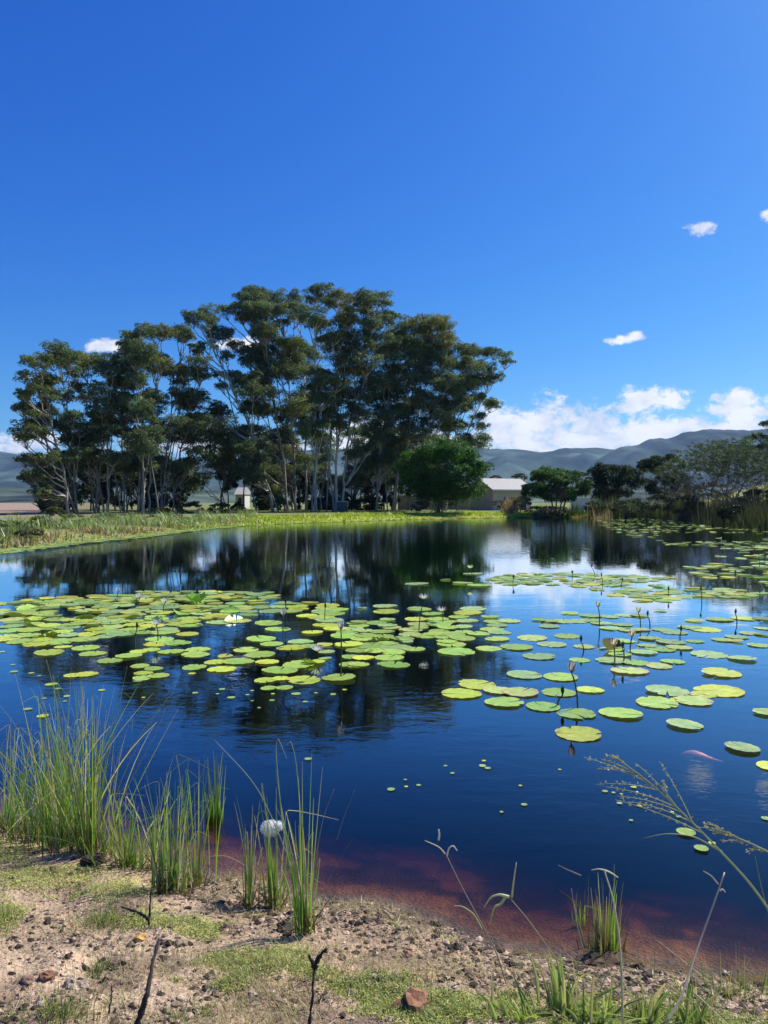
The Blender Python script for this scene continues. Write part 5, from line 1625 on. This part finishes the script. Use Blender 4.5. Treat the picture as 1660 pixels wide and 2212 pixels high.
for x, y, n, h, s, l, lx in [(1215, 2190, 56, 160, .05, 'broad leaved grass clump in front of the dead stalked reeds', -.1), (1290, 2208, 34, 140, .05, 'broad leaved grass clump at the foot of the tall pale stalk', .1), (1130, 2212, 50, 105, .08, 'broad leaved grass clump spreading left at the bottom', -.4),
                             (1400, 2212, 44, 125, .06, 'broad leaved grass clump at the bottom right of centre', .2), (1010, 2190, 28, 60, .07, 'low broad leaved grass right of the brown rock', -.2), (1510, 2215, 40, 120, .07, 'broad leaved grass clump below the leaning stalk', .1)]:
    grass_clump('grass_clump', x, y, n, h, s, .75, l, w=.013, cols=(((.22, .33, .09), 3), ((.30, .38, .15), 2), (STRAW, 1), (TD, 1)), base=False, cat='grass clump', kinks=.15, lx=lx, bend=.5)

# ground cover, straw litter, clods
q = MB()


def scatter(n, fw, size, colr, up=.5, zoff=.004, shape=.5):
    k = 0
    out = []
    while k < n:
        px = rng.uniform(-60, 1720, 3000); py = rng.uniform(1780, 2300, 3000)
        pts = np.array([at_z(a, b, .15) for a, b in zip(px, py)])
        s = sdist(pts[:, 0], pts[:, 1])
        keep = (s > .03) & (rng.random(3000) < fw(px, py, pts, s))
        out.append(pts[keep]); k += keep.sum()
    P = np.concatenate(out)[:n]
    P[:, 2] = height(P[:, 0], P[:, 1]) + zoff
    return P


def mossw(px, py, pts, s):
    w = np.zeros(len(px))
    for (a, b, rx, ry) in MOSS: w = np.maximum(w, np.clip(1.3 - np.hypot((px - a) / rx, (py - b) / ry), 0, 1))
    return sstep(.25, .8, w + (vnoise(pts[:, 0], pts[:, 1], .12) + .6 * vnoise(pts[:, 0], pts[:, 1], .05)) * .8)


P = scatter(30000, mossw, 0, 0)
n = len(P)
N = unit(n) * .7 + np.array((0, 0, 1)); N /= np.linalg.norm(N, axis=1)[:, None]
P[:, 2] += rng.random(n) ** 2 * .012
hue = rng.random((n, 1))
cc = (np.array((.20, .29, .05)) * hue + np.array((.46, .42, .16)) * (1 - hue)) * rng.uniform(.6, 1.3, (n, 1))
q.quads(leaf_quads(P, N, .011, .0042), cc)
P = scatter(6500, lambda a, b, c, d: mossw(a, b, c, d) * .8 + .05, 0, 0)
blades(q, P, .032, .0020, .9, (.28, .34, .10), .4, 2)
P = scatter(9000, lambda px, py, c, s: np.clip(.12 + 1.6 * vnoise(c[:, 0], c[:, 1], .3) + .8 * (px < 500) * vnoise(c[:, 0] + 4, c[:, 1], .12), 0, 1), 0, 0)
blades(q, P, .026, .0018, 1.3, (.42, .36, .18), .4, 2)
tag(q.build('ground_cover', M['leaf']), 'low moss and creeping weeds on the near bank', 'ground cover', kind='stuff')
q = MB()
P = scatter(5200, lambda a, b, c, d: np.full(len(a), .5), 0, 0)
n = len(P)
N = unit(n) * .35 + np.array((0, 0, 1)); N /= np.linalg.norm(N, axis=1)[:, None]
q.quads(leaf_quads(P, N, .034, .0022), np.array((.42, .34, .22)) * rng.uniform(.35, 1.3, (n, 1)))
P = scatter(1500, lambda px, py, c, s: np.exp(-((s - .12) / .12) ** 2) * (px < 900) * .9 + .02, 0, 0)
n = len(P); N = unit(n) * .5 + np.array((0, 0, 1)); N /= np.linalg.norm(N, axis=1)[:, None]
P[:, 2] += rng.random(n) * .012
q.quads(leaf_quads(P, N, .075, .003), np.array((.28, .21, .12)) * rng.uniform(.25, 1.3, (n, 1)))
tag(q.build('straw_litter', M['reed']), 'dry grass bits strewn on the near bank', 'litter', kind='stuff')


def rock_mesh(mb, c, r, colr, seed, sub=2, rough=.35, flat=.7):
    import bmesh
    bm = bmesh.new(); bmesh.ops.create_icosphere(bm, subdivisions=sub, radius=1)
    off = Vector((seed * 3.1, seed * 1.7, seed * .9))
    V = []
    for v in bm.verts:
        k = 1 + rough * 1.5 * mnoise.noise(v.co * 1.3 + off) + rough * .7 * mnoise.noise(v.co * 3.1 + off)
        V.append((c[0] + v.co.x * r * k * 1.1, c[1] + v.co.y * r * k * .9, c[2] + v.co.z * r * k * flat))
    F = [tuple(v.index for v in f.verts) for f in bm.faces]
    bm.free()
    mb.add(V, F, colr)


import bmesh
_bm = bmesh.new(); bmesh.ops.create_icosphere(_bm, subdivisions=1, radius=1)
ICO = np.array([v.co[:] for v in _bm.verts]); ICOF = [tuple(v.index for v in f.verts) for f in _bm.faces]; _bm.free()
q = MB()
P = scatter(12000, lambda px, py, c, s: np.clip(.10 + 1.1 * np.exp(-((s - .22) / .2) ** 2) * (px > 380) + .35 * (vnoise(c[:, 0], c[:, 1], .15) > .12), 0, 1), 0, 0, zoff=0)
for i, p in enumerate(P):
    r_ = .0028 + .015 * rng.random() ** 6.5
    k = 1 + .35 * rng.normal(size=(len(ICO), 1)) * .7
    c = np.array((.38, .28, .20)) * rng.uniform(.4, 1.3) if rng.random() < .58 else np.array((.075, .055, .045)) * rng.uniform(.7, 1.4)
    q.add(p + ICO * k * r_ * np.array((1.15, .95, .75)), ICOF, c)
tag(q.build('soil_crumbs', M['clod']), 'crumbs of soil and gravel on the near bank', 'soil', kind='stuff')
for k, (x, y, w, c, l, nm) in enumerate([(893, 2170, 62, (.26, .13, .08), 'rust brown jagged rock at the bottom', 'rock'), (165, 2135, 40, (.36, .28, .22), 'sandy stone with dark shaded side at the lower left', 'rock'), (102, 2110, 26, (.22, .11, .07), 'reddish brown stone on the left bank', 'rock'),
                               (60, 2122, 26, (.20, .13, .10), 'dark earthy lump left of the reddish stone', 'soil_clod'), (300, 2030, 24, (.50, .30, .10), 'ochre yellow stone beneath the middle tuft', 'rock'), (655, 2135, 22, (.16, .07, .055), 'dark red pebble right of the pale weeds', 'rock'),
                               (790, 1990, 22, (.08, .06, .05), 'black clod on the sand right of the reeds', 'soil_clod'), (985, 2052, 28, (.07, .055, .045), 'large black clod near the middle shore', 'soil_clod'), (945, 2000, 20, (.07, .055, .045), 'black clod close to the middle water edge', 'soil_clod'),
                               (1108, 2085, 20, (.08, .06, .05), 'black clod under the couch grass stalk', 'soil_clod'), (620, 2010, 40, (.085, .065, .05), 'dark root clod beside the tall narrow reeds', 'soil_clod'), (1500, 2130, 22, (.09, .07, .055), 'dark clod right of the leaning stalk', 'soil_clod'),
                               (1395, 2110, 26, (.09, .07, .06), 'dark clod at the right of the dead stalked clump', 'soil_clod'), (1305, 2078, 74, (.09, .065, .045), 'dark muddy mound under the dead stalked reed clump', 'soil_clod'), (205, 1866, 46, (.05, .04, .03), 'black muddy mound under the tall reeds at left', 'soil_clod'),
                               (1570, 2105, 16, (.40, .33, .27), 'pale sandy lump close to the right edge', 'soil_clod'), (880, 2065, 22, (.26, .12, .09), 'reddish brown stone on the sand in the middle', 'rock'), (545, 2150, 20, (.38, .29, .24), 'pale stone under the pale weed tuft', 'rock')]):
    c_ = ground(x, y); r_ = w / 1598 * c_[1] / 2
    q = MB(); rock_mesh(q, (0, 0, 0), r_, c, k + 1, 3, .45, .35 if w > 70 else .75)
    o = q.build(nm, M['rock'] if nm == 'rock' else M['clod'], local=False); o.location = c_ + np.array((0, 0, r_ * .08)); tag(o, l, 'rock' if nm == 'rock' else 'clod')

# sticks
BLK = (.022, .018, .018)


def stick(label, paths, cat='stick'):
    p0 = at_d(*paths[0][0][0])
    root = empty('charred_stick', p0, label, cat)
    for k, (pts, r0, r1) in enumerate(paths):
        W_ = np.array([at_d(*p_) for p_ in pts]); kk = len(W_)
        tt = np.linspace(0, kk - 1, (kk - 1) * 7 + 1)
        S = np.stack([np.interp(tt, range(kk), W_[:, j]) for j in range(3)], 1) + rng.normal(size=(len(tt), 3)) * .0012
        q = MB(); q.tube(S, np.linspace(r0, r1, len(S)) * (1 + .18 * rng.normal(size=len(S))), 7, BLK); q.build('shaft' if k == 0 else 'fork', M['wood'], root, smooth=True)


g1 = lambda x, y: (x, y, ground(x, y)[1])
stick('long charred stick leaning on the bare soil at the left', [([(296, 2214, 2.12), (318, 2150, 2.14), (328, 2090, 2.2), (342, 2032, 2.28)], .0085, .0045)])
stick('charred twig with a forked top standing at the bottom centre', [([(668, 2214, 2.08), (676, 2150, 2.1), (679, 2090, 2.14)], .0045, .0035), ([(679, 2092, 2.14), (676, 2078, 2.14), (668, 2066, 2.14)], .0075, .004), ([(679, 2092, 2.14), (690, 2066, 2.15), (706, 2050, 2.15)], .0075, .004)])
stick('short charred stub in moss left of the bluish reeds', [([(322, 1998, 2.78), (324, 1960, 2.8), (326, 1920, 2.82)], .005, .003), ([(322, 1985, 2.78), (300, 1972, 2.8), (262, 1960, 2.84)], .007, .003)])
stick('burnt branch lying along the water edge right of the reeds', [([(695, 1934, 3.62), (740, 1938, 3.6), (780, 1944, 3.55), (806, 1948, 3.5)], .006, .004)])
stick('thin upright charred stem low on the left', [([(236, 2190, 2.15), (240, 2160, 2.17), (243, 2130, 2.2)], .003, .002)])
